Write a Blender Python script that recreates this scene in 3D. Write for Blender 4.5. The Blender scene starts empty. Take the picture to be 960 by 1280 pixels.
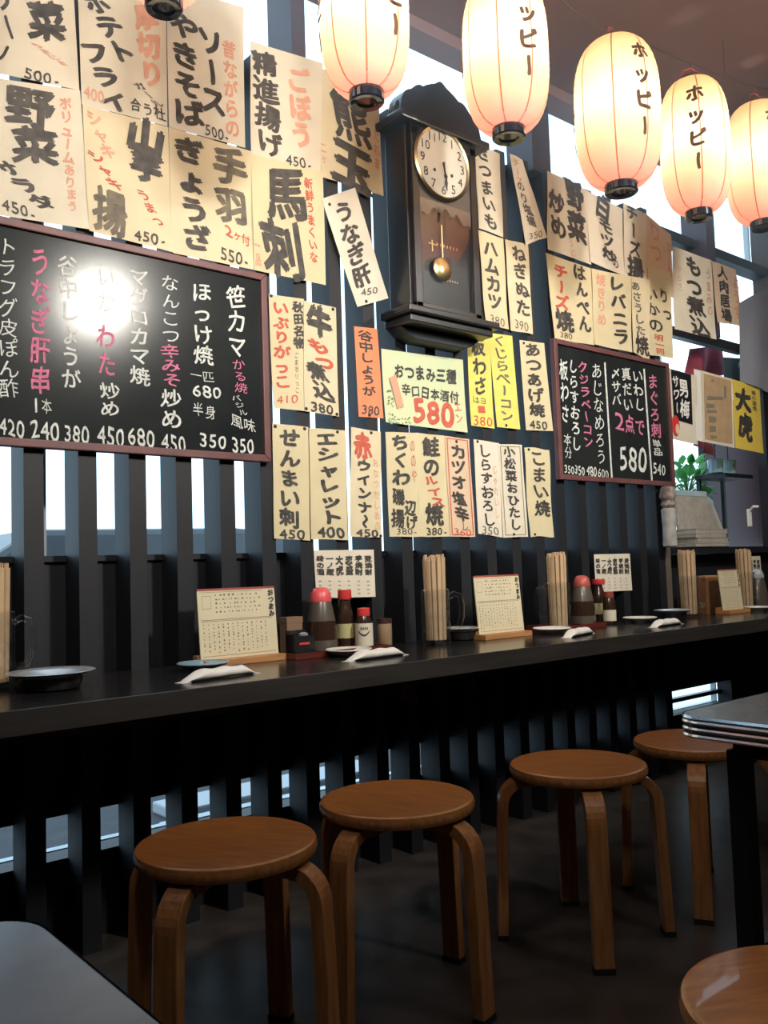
import bpy, bmesh, math, random
from mathutils import Vector, Matrix
random.seed(7)
SC = bpy.context.scene
COL = SC.collection
PI = math.pi
# ------------------------------------------------------------------ camera
F_PX = 1108.2                                   # focal length in pixels of the 960 x 1280 frame
H_CAM = 0.958
R_ = Vector((0.76725826, -0.64051488, -0.03248776))     # camera right
U_ = Vector((-0.01686612, -0.07079038, 0.99734861))     # camera up
F_ = Vector((0.64111645, 0.76467601, 0.06511751))       # camera forward
cam_d = bpy.data.cameras.new('camera'); cam = bpy.data.objects.new('camera', cam_d); COL.objects.link(cam)
cam_d.sensor_fit = 'HORIZONTAL'; cam_d.sensor_width = 36.0; cam_d.lens = F_PX / 960 * 36.0
cam_d.clip_start = 0.02; cam_d.clip_end = 200
M = Matrix(((R_.x, U_.x, -F_.x, 0), (R_.y, U_.y, -F_.y, 0), (R_.z, U_.z, -F_.z, H_CAM), (0, 0, 0, 1)))
cam.matrix_world = M
SC.camera = cam
# ------------------------------------------------------------------ view, world
SC.view_settings.view_transform = 'Standard'; SC.view_settings.look = 'None'
SC.view_settings.exposure = 0.0; SC.view_settings.gamma = 1.0; SC.view_settings.use_curve_mapping = False
SC.cycles.use_denoising = True
SC.cycles.max_bounces = 8; SC.cycles.transparent_max_bounces = 12
SC.cycles.sample_clamp_indirect = 6.0
SC.cycles.caustics_reflective = False; SC.cycles.caustics_refractive = False
wd = bpy.data.worlds.new('sky'); SC.world = wd; wd.use_nodes = True
bg = wd.node_tree.nodes['Background']
bg.inputs['Color'].default_value = (0.60, 0.81, 1.0, 1); bg.inputs['Strength'].default_value = SKY = 2.7
# ------------------------------------------------------------------ room lamps (outside the frame)
def light(name, kind, loc, power, color, radius=0.05):
    d = bpy.data.lights.new(name, kind); d.energy = power; d.color = color
    if kind != 'SUN': d.shadow_soft_size = radius
    o = bpy.data.objects.new(name, d); o.location = loc; COL.objects.link(o); return o
WARM = (1.0, 0.95, 0.86)
LAMPS = [((1.92, -0.15, 2.50), (1.75, 2.3, 1.85), 225), ((0.1, 0.25, 2.62), (0.75, 2.3, 1.95), 125), ((3.3, 0.3, 2.62), (3.35, 2.3, 1.75), 150), ((0.55, 0.35, 2.10), (2.5, 2.3, 2.35), 95)]     # spotlights turned to the menu wall: place, aim, power; last added as shadow fill
# ------------------------------------------------------------------ pixel of the photograph -> point on a plane of the place
def ray(px, py): return R_ * (px - 480) + U_ * (640 - py) + F_ * F_PX
YW = 2.30                                       # front plane of the slatted wall
def W(px, py, Y=YW):                            # on a plane parallel to the wall -> (x, z)
    d = ray(px, py); t = Y / d.y; return (d.x * t, H_CAM + d.z * t)
def Z(px, py, z):                               # on a level plane -> (x, y)
    d = ray(px, py); t = (z - H_CAM) / d.z; return (d.x * t, d.y * t)
def depth(x, y, z): return (Vector((x, y, z - H_CAM))).dot(F_)
# ------------------------------------------------------------------ materials
MATS = {}
def nodes_of(m): return m.node_tree.nodes, m.node_tree.links
def mat(name, color, rough=0.5, metal=0.0, noise=0.0, scale=20.0, bump=0.0, spec=0.5, stretch=(1, 1, 1), color2=None, coat=0.0, emit=None, trans=0.0):
    if name in MATS: return MATS[name]
    m = bpy.data.materials.new(name); m.use_nodes = True; N, L = nodes_of(m)
    b = N['Principled BSDF']; b.inputs['Base Color'].default_value = (*color, 1)
    b.inputs['Roughness'].default_value = rough; b.inputs['Metallic'].default_value = metal
    b.inputs['Specular IOR Level'].default_value = spec; b.inputs['Coat Weight'].default_value = coat
    if emit: b.inputs['Emission Color'].default_value = (*emit[0], 1); b.inputs['Emission Strength'].default_value = emit[1]
    if noise or bump:
        tc = N.new('ShaderNodeTexCoord'); mp = N.new('ShaderNodeMapping'); mp.inputs['Scale'].default_value = stretch
        nz = N.new('ShaderNodeTexNoise'); nz.inputs['Scale'].default_value = scale; nz.inputs['Detail'].default_value = 5
        L.new(tc.outputs['Object'], mp.inputs['Vector']); L.new(mp.outputs['Vector'], nz.inputs['Vector'])
        if noise:
            cr = N.new('ShaderNodeValToRGB'); c2 = color2 or tuple(c * (1 - noise) for c in color)
            cr.color_ramp.elements[0].position = 0.3; cr.color_ramp.elements[1].position = 0.7
            cr.color_ramp.elements[0].color = (*c2, 1); cr.color_ramp.elements[1].color = (*color, 1)
            L.new(nz.outputs['Fac'], cr.inputs['Fac']); L.new(cr.outputs['Color'], b.inputs['Base Color'])
        if bump:
            bp = N.new('ShaderNodeBump'); bp.inputs['Strength'].default_value = bump; bp.inputs['Distance'].default_value = 0.004
            L.new(nz.outputs['Fac'], bp.inputs['Height']); L.new(bp.outputs['Normal'], b.inputs['Normal'])
    if trans:                                   # thin paper: some light comes through
        tr = N.new('ShaderNodeBsdfTranslucent'); tr.inputs['Color'].default_value = (*color, 1)
        mx = N.new('ShaderNodeMixShader'); mx.inputs['Fac'].default_value = trans
        L.new(b.outputs['BSDF'], mx.inputs[1]); L.new(tr.outputs['BSDF'], mx.inputs[2]); L.new(mx.outputs['Shader'], N['Material Output'].inputs['Surface'])
    MATS[name] = m; return m
def glass(name, tint=(1, 1, 1), rough=0.02, refl=0.03):
    if name in MATS: return MATS[name]
    m = bpy.data.materials.new(name); m.use_nodes = True; N, L = nodes_of(m); N.remove(N['Principled BSDF'])
    t = N.new('ShaderNodeBsdfTransparent'); t.inputs['Color'].default_value = (*tint, 1)
    g = N.new('ShaderNodeBsdfGlossy'); g.inputs['Roughness'].default_value = rough; g.inputs['Color'].default_value = (1, 1, 1, 1)
    lw = N.new('ShaderNodeLayerWeight'); lw.inputs['Blend'].default_value = .5; pw = N.new('ShaderNodeMath'); pw.operation = 'POWER'; pw.inputs[1].default_value = 4; ml = N.new('ShaderNodeMath'); ml.operation = 'MULTIPLY_ADD'; ml.inputs[1].default_value = .8; ml.inputs[2].default_value = refl
    L.new(lw.outputs['Facing'], pw.inputs[0]); L.new(pw.outputs[0], ml.inputs[0])
    mx = N.new('ShaderNodeMixShader'); L.new(ml.outputs[0], mx.inputs['Fac']); L.new(t.outputs[0], mx.inputs[1]); L.new(g.outputs[0], mx.inputs[2])
    L.new(mx.outputs[0], N['Material Output'].inputs['Surface']); MATS[name] = m; return m
m_slat = mat('dark_stained_wood', (0.009, 0.0105, 0.016), 0.55, noise=0.5, scale=30, bump=0.15, stretch=(6, 6, 0.5), color2=(0.009, 0.010, 0.013))
m_panel = mat('dark_wood_panel', (0.010, 0.0115, 0.0175), 0.55, noise=0.4, scale=10, bump=0.1, stretch=(6, 1, 0.5))
m_counter = mat('dark_lacquered_counter', (0.018, 0.016, 0.016), 0.2, noise=0.4, scale=14, bump=0.04, stretch=(0.4, 6, 1))
m_edge = mat('counter_edge_wood', (0.035, 0.032, 0.030), 0.4, noise=0.4, scale=14, stretch=(0.4, 6, 6))
m_ceiling = mat('brown_ceiling', (0.32, 0.20, 0.19), 0.8, noise=0.15, scale=3)
m_wall = mat('dark_brown_plaster', (0.10, 0.07, 0.055), 0.8, noise=0.2, scale=4)
m_floor = mat('dark_concrete_floor', (0.075, 0.062, 0.055), 0.36, noise=0.55, scale=9, bump=0.35)
m_glass = glass('window_glass', (0.97, 1.0, 1.0))
m_frost = mat('frosted_white_glass', (0.9, 0.95, 1.0), 0.4, trans=0.75)
m_alu = mat('aluminium_frame', (0.42, 0.47, 0.50), 0.35, metal=0.6)
m_washi = [mat('cream_washi_%s' % n, c, 0.85, noise=0.14, scale=s, bump=0.12, trans=0.18) for n, c, s in
           [('pale', (0.84, 0.77, 0.62), 9), ('warm', (0.84, 0.73, 0.50), 11), ('yellowed', (0.80, 0.70, 0.45), 7), ('light', (0.87, 0.80, 0.66), 8)]]
m_orange = mat('orange_paper', (0.82, 0.27, 0.13), 0.8, noise=0.1)
m_yellow = mat('yellow_paper', (0.78, 0.68, 0.16), 0.8, noise=0.15)
m_yellow2 = mat('bright_yellow_poster', (0.80, 0.60, 0.10), 0.6, noise=0.1)
m_green = mat('pale_green_card', (0.55, 0.66, 0.40), 0.35, noise=0.2, scale=3, color2=(0.66, 0.66, 0.42), coat=0.5)
m_tan = mat('tan_poster', (0.50, 0.34, 0.19), 0.7, noise=0.2)
m_pinkp = mat('pinkish_paper', (0.80, 0.60, 0.42), 0.85, noise=0.12, trans=0.15)
m_ink = mat('black_brush_ink', (0.020, 0.018, 0.018), 0.6, noise=0.8, scale=40, color2=(0.09, 0.08, 0.07))
m_wash = mat('thin_brush_ink', (0.20, 0.17, 0.12), 0.7, noise=0.6, scale=30, color2=(0.08, 0.07, 0.06))
m_red = mat('red_brush_ink', (0.62, 0.12, 0.07), 0.7, noise=0.3, scale=30)
m_pale = mat('faded_red_ink', (0.76, 0.38, 0.26), 0.8, noise=0.2, scale=30)
m_white = mat('white_print', (0.8, 0.8, 0.76), 0.6)
m_chalk = mat('white_chalk', (0.80, 0.82, 0.78), 0.9, noise=0.4, scale=60, color2=(0.5, 0.52, 0.5))
m_pchalk = mat('pink_chalk', (0.75, 0.22, 0.36), 0.9, noise=0.4, scale=60)
m_board = mat('black_chalkboard', (0.013, 0.015, 0.017), 0.17, spec=0.3, noise=0.5, scale=4, bump=0.01, color2=(0.022, 0.026, 0.026))
m_bframe = mat('reddish_board_frame', (0.16, 0.065, 0.065), 0.45, noise=0.3, scale=12)
m_beech = mat('bentwood_birch', (0.46, 0.19, 0.055), 0.33, noise=0.35, scale=12, stretch=(8, 1, 1), color2=(0.30, 0.11, 0.032), coat=0.3)
m_beech2 = mat('bentwood_leg_birch', (0.50, 0.24, 0.09), 0.36, noise=0.3, scale=14, stretch=(6, 6, 0.6), color2=(0.31, 0.125, 0.04), coat=0.3)
m_rubber = mat('black_rubber', (0.01, 0.01, 0.01), 0.7)
m_pin = mat('dark_pushpin', (0.03, 0.025, 0.025), 0.3)
m_clock = mat('black_lacquered_clock_wood', (0.014, 0.013, 0.016), 0.32, noise=0.3, scale=8, coat=0.15)
m_brass = mat('aged_brass', (0.60, 0.48, 0.26), 0.3, metal=1.0)
m_dial = mat('ivory_dial', (0.72, 0.71, 0.62), 0.5)
m_steel = mat('brushed_steel', (0.75, 0.76, 0.78), 0.3, metal=0.75)
m_bowl = mat('black_plastic', (0.012, 0.012, 0.014), 0.35)
m_plate = mat('white_china', (0.74, 0.72, 0.66), 0.22, coat=0.4)
m_plateb = mat('blue_grey_china', (0.22, 0.34, 0.42), 0.2, coat=0.5)
m_towel = mat('white_wrapped_towel', (0.80, 0.78, 0.74), 0.45, bump=0.5, scale=25, noise=0.08)
m_standw = mat('light_orange_wood', (0.48, 0.23, 0.09), 0.5, noise=0.3, scale=12, stretch=(1, 6, 6))
m_menu = mat('menu_sheet', (0.70, 0.62, 0.42), 0.6, noise=0.12, scale=6)
m_print = mat('grey_print', (0.22, 0.19, 0.14), 0.7)
m_sleeve = mat('kraft_chopstick_sleeve', (0.58, 0.40, 0.24), 0.8, noise=0.2, scale=20)
m_mug = glass('mug_glass', (0.96, 0.97, 0.97), 0.04, 0.04)
m_redcap = mat('red_plastic_cap', (0.62, 0.05, 0.05), 0.35)
m_soy = mat('dark_soy_bottle', (0.035, 0.018, 0.012), 0.15, coat=0.5)
m_tray = mat('dark_red_lacquer', (0.10, 0.018, 0.014), 0.3)
m_label = mat('cream_label', (0.66, 0.60, 0.48), 0.6)
m_label2 = mat('yellow_label', (0.46, 0.42, 0.20), 0.6)
m_box = mat('brown_wood_box', (0.20, 0.085, 0.035), 0.5, noise=0.3)
m_leaf = mat('green_leaf', (0.12, 0.42, 0.12), 0.5, noise=0.3, scale=8, color2=(0.22, 0.52, 0.22), trans=0.4)
m_pot = mat('olive_pot', (0.20, 0.22, 0.12), 0.6)
m_news = mat('newsprint', (0.44, 0.40, 0.35), 0.85, noise=0.25, scale=30)
m_news2 = mat('newsprint_blue', (0.40, 0.52, 0.58), 0.85, noise=0.25, scale=20)
m_black = mat('black_painted_steel', (0.012, 0.013, 0.016), 0.35)
m_ttop = mat('grey_laminate', (0.17, 0.20, 0.24), 0.24, noise=0.25, scale=14, bump=0.04)
m_chrome = mat('chrome_edge', (0.78, 0.84, 0.9), 0.18, metal=1.0)
m_lcap = mat('black_lantern_cap', (0.010, 0.012, 0.02), 0.12, coat=0.6)
m_cord = mat('dark_cord', (0.10, 0.06, 0.06), 0.6)
m_redcord = mat('red_cord', (0.5, 0.05, 0.06), 0.5)
m_street = mat('asphalt', (0.045, 0.045, 0.052), 0.8, noise=0.4, scale=12)
m_kerb = mat('pale_concrete', (0.55, 0.55, 0.55), 0.8, noise=0.2)
m_grey = mat('grey_cloth', (0.30, 0.32, 0.38), 0.9, noise=0.15, scale=5)
# ------------------------------------------------------------------ mesh helpers
class MB:
    def __init__(s): s.v = []; s.f = []
    def add(s, vs, fs):
        n = len(s.v); s.v += [tuple(v) for v in vs]; s.f += [tuple(i + n for i in f) for f in fs]; return s
    def box(s, x0, x1, y0, y1, z0, z1, rot=None, piv=None):
        vs = [(x, y, z) for z in (z0, z1) for x, y in ((x0, y0), (x1, y0), (x1, y1), (x0, y1))]
        if rot:
            p = Vector(piv or ((x0 + x1) / 2, (y0 + y1) / 2, (z0 + z1) / 2)); vs = [tuple(rot @ (Vector(v) - p) + p) for v in vs]
        return s.add(vs, [(3, 2, 1, 0), (4, 5, 6, 7), (0, 1, 5, 4), (1, 2, 6, 5), (2, 3, 7, 6), (3, 0, 4, 7)])
    def prism(s, pts, y0, y1):                  # outline in x,z extruded along y
        n = len(pts); vs = [(x, y0, z) for x, z in pts] + [(x, y1, z) for x, z in pts]
        return s.add(vs, [tuple(range(n)), tuple(range(2 * n - 1, n - 1, -1))] + [(i, i + n, (i + 1) % n + n, (i + 1) % n) for i in range(n)])
    def slab(s, pts, z0, z1):                   # outline in x,y extruded along z
        n = len(pts); vs = [(x, y, z0) for x, y in pts] + [(x, y, z1) for x, y in pts]
        return s.add(vs, [tuple(range(n - 1, -1, -1)), tuple(range(n, 2 * n))] + [(i, (i + 1) % n, (i + 1) % n + n, i + n) for i in range(n)])
    def lathe(s, prof, n=24, c=(0, 0), caps=True, sx=1, sy=1):   # prof: (r, z) from bottom to top
        vs = []; fs = []
        for r, z in prof:
            for k in range(n): a = 2 * PI * k / n; vs.append((c[0] + sx * r * math.cos(a), c[1] + sy * r * math.sin(a), z))
        for j in range(len(prof) - 1):
            for k in range(n): k2 = (k + 1) % n; fs.append((j * n + k, j * n + k2, (j + 1) * n + k2, (j + 1) * n + k))
        if caps: fs.append(tuple(range(n - 1, -1, -1))); fs.append(tuple((len(prof) - 1) * n + k for k in range(n)))
        return s.add(vs, fs)
    def tube(s, pts, r, n=8, rs=None):
        pts = [Vector(p) for p in pts]; vs = []; fs = []; up = None
        for i, p in enumerate(pts):
            t = (pts[min(i + 1, len(pts) - 1)] - pts[max(i - 1, 0)]).normalized()
            if up is None: up = Vector((0, 0, 1)) if abs(t.z) < 0.9 else Vector((1, 0, 0))
            a = t.cross(up).normalized(); b = a.cross(t).normalized(); up = b
            rr = rs[i] if rs else r
            for k in range(n): q = 2 * PI * k / n; vs.append(p + a * rr * math.cos(q) + b * rr * math.sin(q))
        for i in range(len(pts) - 1):
            for k in range(n): k2 = (k + 1) % n; fs.append((i * n + k, i * n + k2, (i + 1) * n + k2, (i + 1) * n + k))
        fs.append(tuple(range(n - 1, -1, -1))); fs.append(tuple((len(pts) - 1) * n + k for k in range(n)))
        return s.add(vs, fs)
    def sweep(s, pts, prof, side):              # profile (a along side vector, b along normal) swept along pts
        pts = [Vector(p) for p in pts]; side = Vector(side); m = len(prof); vs = []; fs = []
        for i, p in enumerate(pts):
            t = (pts[min(i + 1, len(pts) - 1)] - pts[max(i - 1, 0)]).normalized(); nn = t.cross(side).normalized()
            for a, b in prof: vs.append(p + side * a + nn * b)
        for i in range(len(pts) - 1):
            for k in range(m): k2 = (k + 1) % m; fs.append((i * m + k, i * m + k2, (i + 1) * m + k2, (i + 1) * m + k))
        fs.append(tuple(range(m - 1, -1, -1))); fs.append(tuple((len(pts) - 1) * m + k for k in range(m)))
        return s.add(vs, fs)
    def build(s, name, m, parent=None, origin=None, smooth=False, bevel=0.0, local=False):
        off = Vector((0, 0, 0))
        if origin is not None: off = Vector(origin)
        if parent is not None and origin is None and not local and parent.get('_w'): off = Vector(parent['_w'])
        me = bpy.data.meshes.new(name); me.from_pydata([tuple(Vector(v) - off) for v in s.v], [], s.f); me.validate()
        bm = bmesh.new(); bm.from_mesh(me); bmesh.ops.recalc_face_normals(bm, faces=bm.faces)
        if bevel: bmesh.ops.bevel(bm, geom=[e for e in bm.edges if len(e.link_faces) == 2 and e.calc_face_angle(0) > 0.6], offset=bevel, segments=2, affect='EDGES', profile=0.6)
        bm.to_mesh(me); bm.free()
        if smooth:
            me.polygons.foreach_set('use_smooth', [True] * len(me.polygons)); me.set_sharp_from_angle(angle=0.7)
        me.materials.append(m)
        o = bpy.data.objects.new(name, me); COL.objects.link(o)
        if parent is not None: o.parent = parent
        elif origin is not None: o.location = off
        return o
def tag(o, label=None, cat=None, group=None, kind=None):
    if label: o['label'] = label
    if cat: o['category'] = cat
    if group: o['group'] = group
    if kind: o['kind'] = kind
    return o
def thing(name, label, cat, loc=(0, 0, 0), rz=0.0, group=None, world=False):
    o = bpy.data.objects.new(name, None); COL.objects.link(o); o.location = loc; o.rotation_euler = (0, 0, rz)
    o.empty_display_size = 0.05
    if world: o['_w'] = list(loc)               # parts are given in world coordinates
    return tag(o, label, cat, group)
def dup(root, loc, rz=None, label=None, name=None):
    r = root.copy(); COL.objects.link(r); r.location = loc
    if rz is not None: r.rotation_euler = (0, 0, rz)
    if label: r['label'] = label
    for ch in list(root.children):
        c = ch.copy(); COL.objects.link(c); c.parent = r
        for g in list(ch.children): d = g.copy(); COL.objects.link(d); d.parent = c
    return r
# ------------------------------------------------------------------ brush lettering
_fc = bpy.data.curves.new('brush', 'FONT'); _fo = bpy.data.objects.new('brush', _fc); COL.objects.link(_fo); _G = {}
def glyph(ch, wt):
    k = (ch, wt)
    if k not in _G:
        _fc.body = ch; _fc.offset = wt; _fc.resolution_u = 3; _fo.data = _fc
        dg = bpy.context.evaluated_depsgraph_get(); dg.update(); e = _fo.evaluated_get(dg); me = e.to_mesh()
        _G[k] = ([(v.co.x, v.co.y) for v in me.vertices], [tuple(p.vertices) for p in me.polygons]); e.to_mesh_clear()
    return _G[k]
def unit(v): l = math.hypot(*v) or 1; return (v[0] / l, v[1] / l)
def letter(mb, text, p0, p1, size, place, wt=0.03, horiz=False, hdir=(1, 0), rnd=1.0, pad=0.96, lift=lambda p, k: (p[0], p[1] - .00012 * k, p[2])):
    """text along the line p0 -> p1 (pixels); size is the width of a column or the height of a row; place() maps a pixel to the surface"""
    n = len(text); dx, dy = (p1[0] - p0[0]) / n, (p1[1] - p0[1]) / n
    for i, ch in enumerate(text):
        if ch in ' 　': continue
        vs, fs = glyph(ch, 0)
        if not fs: continue
        cx, cy = p0[0] + dx * (i + .5), p0[1] + dy * (i + .5)
        if horiz: ex = (dx, dy); l = unit(ex); ey = (0.02 * size, size)
        else: ex = (hdir[0] * size, hdir[1] * size); ey = (dx, dy)
        narrow = ch.isascii()
        xs = [v[0] for v in vs]; ys = [v[1] for v in vs]
        if narrow: xm = (min(xs) + max(xs)) / 2; hw = max((max(xs) - min(xs)) / 2, .22); x0, x1, y0, y1 = xm - hw, xm + hw, 0.0, 0.75
        else: x0, x1, y0, y1 = 0.0, 1.0, -0.12, 0.88
        if ch == '-': x0, x1 = -0.1, 0.45
        a = random.uniform(-.09, .09) * rnd; ph = random.uniform(0, 6); s = pad * random.uniform(.94, 1.05)
        out = []
        for x, y in vs:
            u = (x - x0) / (x1 - x0 or 1) - .5; v = .5 - (y - y0) / (y1 - y0)
            if narrow: u *= 0.86
            if ch in 'ー～' and not horiz: u, v = -v * .9, u
            u, v = u + .035 * rnd * math.sin(5 * v + ph), v + .035 * rnd * math.sin(6 * u + ph * 2)
            u, v = s * (u * math.cos(a) - v * math.sin(a)), s * (u * math.sin(a) + v * math.cos(a))
            out.append((u, v))
        g = wt * .75 + .012                            # brush weight: the stroke laid down again beside itself
        for k_, (du, dv) in enumerate([(0, 0)] + ([(g, .35 * g), (-g, -.35 * g), (.35 * g, -g), (-.35 * g, g)] if wt > .004 else [])):
            mb.add([lift(place(cx + (u + du) * ex[0] + (v + dv) * ey[0], cy + (u + du) * ex[1] + (v + dv) * ey[1]), k_) for u, v in out], fs)
# ------------------------------------------------------------------ the setting
ZC, ZT, ZS, ZL1, ZL0 = 3.04, 2.585, 1.02, 0.338, 0.224      # ceiling, transom sill, window sill, low opening
XL, XR, YB = -1.6, 4.9, -2.6
ZK_ = .71; XE = 3.62                                                   # where the slats end and the window bay starts
def struct(o): o['kind'] = 'structure'; return o
struct(MB().box(XL - .1, XR + .1, YB - .1, 2.9, -0.08, 0).build('floor', m_floor))
struct(MB().box(XL - .1, XR + .1, YB - .1, 2.46, ZC, ZC + .1).build('ceiling', m_ceiling))
struct(MB().box(XL - .1, XL, YB - .1, 2.5, 0, ZC).build('wall_left', m_wall))
struct(MB().box(XR, XR + .1, YB - .1, 2.46, 0, ZC).build('wall_right', m_wall))
struct(MB().box(XL, XR, YB - .1, YB, 0, ZC).build('wall_back', m_wall))
YG = YW + 0.1                                               # back of the slats
wf = MB()
wf.box(XL, XE, YG, YG + .05, ZL1, ZS - .012)                # boarding between the low opening and the sill
wf.box(XL, 4.3, YG, YG + .08, 0, ZL0)
wf.box(4.3, XR, YG, YG + .08, 0, ZS - .012)
wf.box(XE, 4.3, YG + .001, YG + .05, ZL1, ZS - .035)
wallf = struct(wf.build('wall_front', m_panel))
def piece(name, mb, m, parent=None, **k): return mb.build(name, m, parent or wallf, **k)
piece('sill_rail', MB().box(XL, XE, YG - .012, YG + .06, ZS - .012, ZS + .004), m_slat)
piece('transom_rail', MB().box(XL, XR, YG - .03, YG + .06, ZT - .03, ZT + .02), m_slat)
piece('head_rail', MB().box(XL, XR, YG - .05, YG + .06, ZC - .05, ZC - .001), m_ceiling)
piece('low_rail', MB().box(XL, XE, YG - .006, YG + .0, ZL1, ZL1 + .02), m_slat)
for k in range(-17, 21):                                    # the upright slats, one by one
    xr = .789 + .1406 * k
    if xr - .05 < XL or xr > XE: continue
    zt = 2.60 + random.uniform(-.012, .02)
    piece('slat', MB().box(xr - .05, xr, YW, YG - .001, 0.001, zt), m_slat)
for x0, x1 in ((1.60, 1.655), (2.79, 2.905), (4.13, 4.21)):
    piece('transom_post', MB().box(x0, x1, YW + .0, YG + .04, ZT - (.0 if x0 < 4 else .5), ZC - .051), mat('purple_grey_post', (0.06, 0.045, 0.07), 0.5))
def window(name, x0, x1, y, z0, z1, m=m_glass, mull=(), rails=(), fr=.02, fm=m_alu):
    f = MB(); f.box(x0, x1, y - .015, y + .015, z0, z0 + fr); f.box(x0, x1, y - .015, y + .015, z1 - fr, z1)
    for x in (x0, x1 - fr) + tuple(mull): f.box(x, x + fr, y - .015, y + .015, z0 + fr, z1 - fr)
    for z in rails: f.box(x0 + fr, x1 - fr, y - .02, y + .02, z - fr / 2, z + fr / 2)
    o = struct(f.build(name, fm)); MB().box(x0 + .002, x1 - .002, y - .003, y + .003, z0 + .002, z1 - .002).build('pane', m, o); return o
window('window_1', XL, XE - .03, YG + .16, ZS - .02, ZT, mull=(-.6, .25, .86, 1.9, 2.8))
window('window_2', XL, XR, YG + .08, ZT + .02, ZC - .01, m_glass, fr=.012)
window('window_3', XL, 4.3, YG + .10, ZL0 - .004, ZL1 + .004, fr=.006, rails=())
piece('low_bar', MB().box(XE - .02, 4.3, YG + .06, YG + .09, ZL0 + .042, ZL0 + .062), m_black)
# the window bay beyond the slats
bay = MB(); bay.box(XE - .03, XE + .0, YG + .001, 2.86, ZS - .03, ZT - .03)
bay.box(XE, XR, YG - .08, 2.86, ZS - .034, ZS - .002)
bay.box(4.62, XR, YW + .0, YW + .05, ZS, 1.98)
piece('bay_ledge', bay, m_panel)
piece('bay_side', MB().box(5.6, 5.65, 2.5, 2.86, ZS, 1.9).box(4.86, 5.6, 2.80, 2.84, ZS, 1.95), mat('dark_red_brown_board', (.035, .014, .016), .6))
piece('bay_head', MB().box(XE, 4.43, YW - .01, YW + .03, 2.03, 2.075), m_black)
window('window_4', XE, XR + .3, 2.86, ZS - .03, ZT, mull=(4.1, 4.5), fr=.03)
piece('end_post', MB().box(XE - .012, XE + .03, YW + .001, YG, ZK_ + .001, ZT - .031), mat('pale_post', (0.13, 0.10, 0.08), 0.6))
# the street outside
struct(MB().box(-8, 14, 2.97, 16, -.14, -.08).build('street', m_street))
struct(MB().box(-8, 14, 2.56, 2.9, -.12, -.05).build('pavement', m_kerb))
k = MB().box(-2, 10, 2.905, 2.965, -.12, -.045); tag(k.build('kerb', m_kerb), 'pale kerb stone running along the street outside', 'kerb')
for i, (x0, x1, y0, y1) in enumerate(((1.62, 2.45, 3.05, 3.42), (1.75, 2.9, 3.52, 3.75))):
    tag(MB().box(x0, x1, y0, y1, -.08, -.03).build('step_stone', mat('white_stone', (.4, .42, .45), .6), bevel=.01), ['white stepping stone outside nearest the low slats', 'white stepping stone outside farther from the low slats'][i], 'stone')
k = MB().box(4.3, 9.5, 2.99, 5.2, -.08, .0); tag(k.build('bright_slab', mat('white_plastic', (.8, .8, .8), .5), bevel=.02), 'white slab added outside to brighten the low right opening', 'bright_slab')  # white slab added so the low opening shows bright
k = thing('van', 'grey van parked across the street behind the slats', 'van', (2.3, 7.2, -.14), world=True)
MB().prism([(1.0, .2), (4.4, .2), (4.4, 1.32), (3.9, 1.36), (2.2, 1.34), (1.6, .95), (1.0, .85)], 6.6, 8.2).build('body', mat('grey_car_paint', (.07, .075, .085), .4), k, bevel=.05)
for wx in (1.7, 3.8):
    MB().lathe([(.01, 0), (.3, 0), (.3, .2), (.01, .2)], 20).build('wheel', m_rubber, k, local=True).matrix_local = Matrix.Translation((wx - 2.3, -.62 , .3)) @ Matrix.Rotation(PI / 2, 4, 'X')
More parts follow.
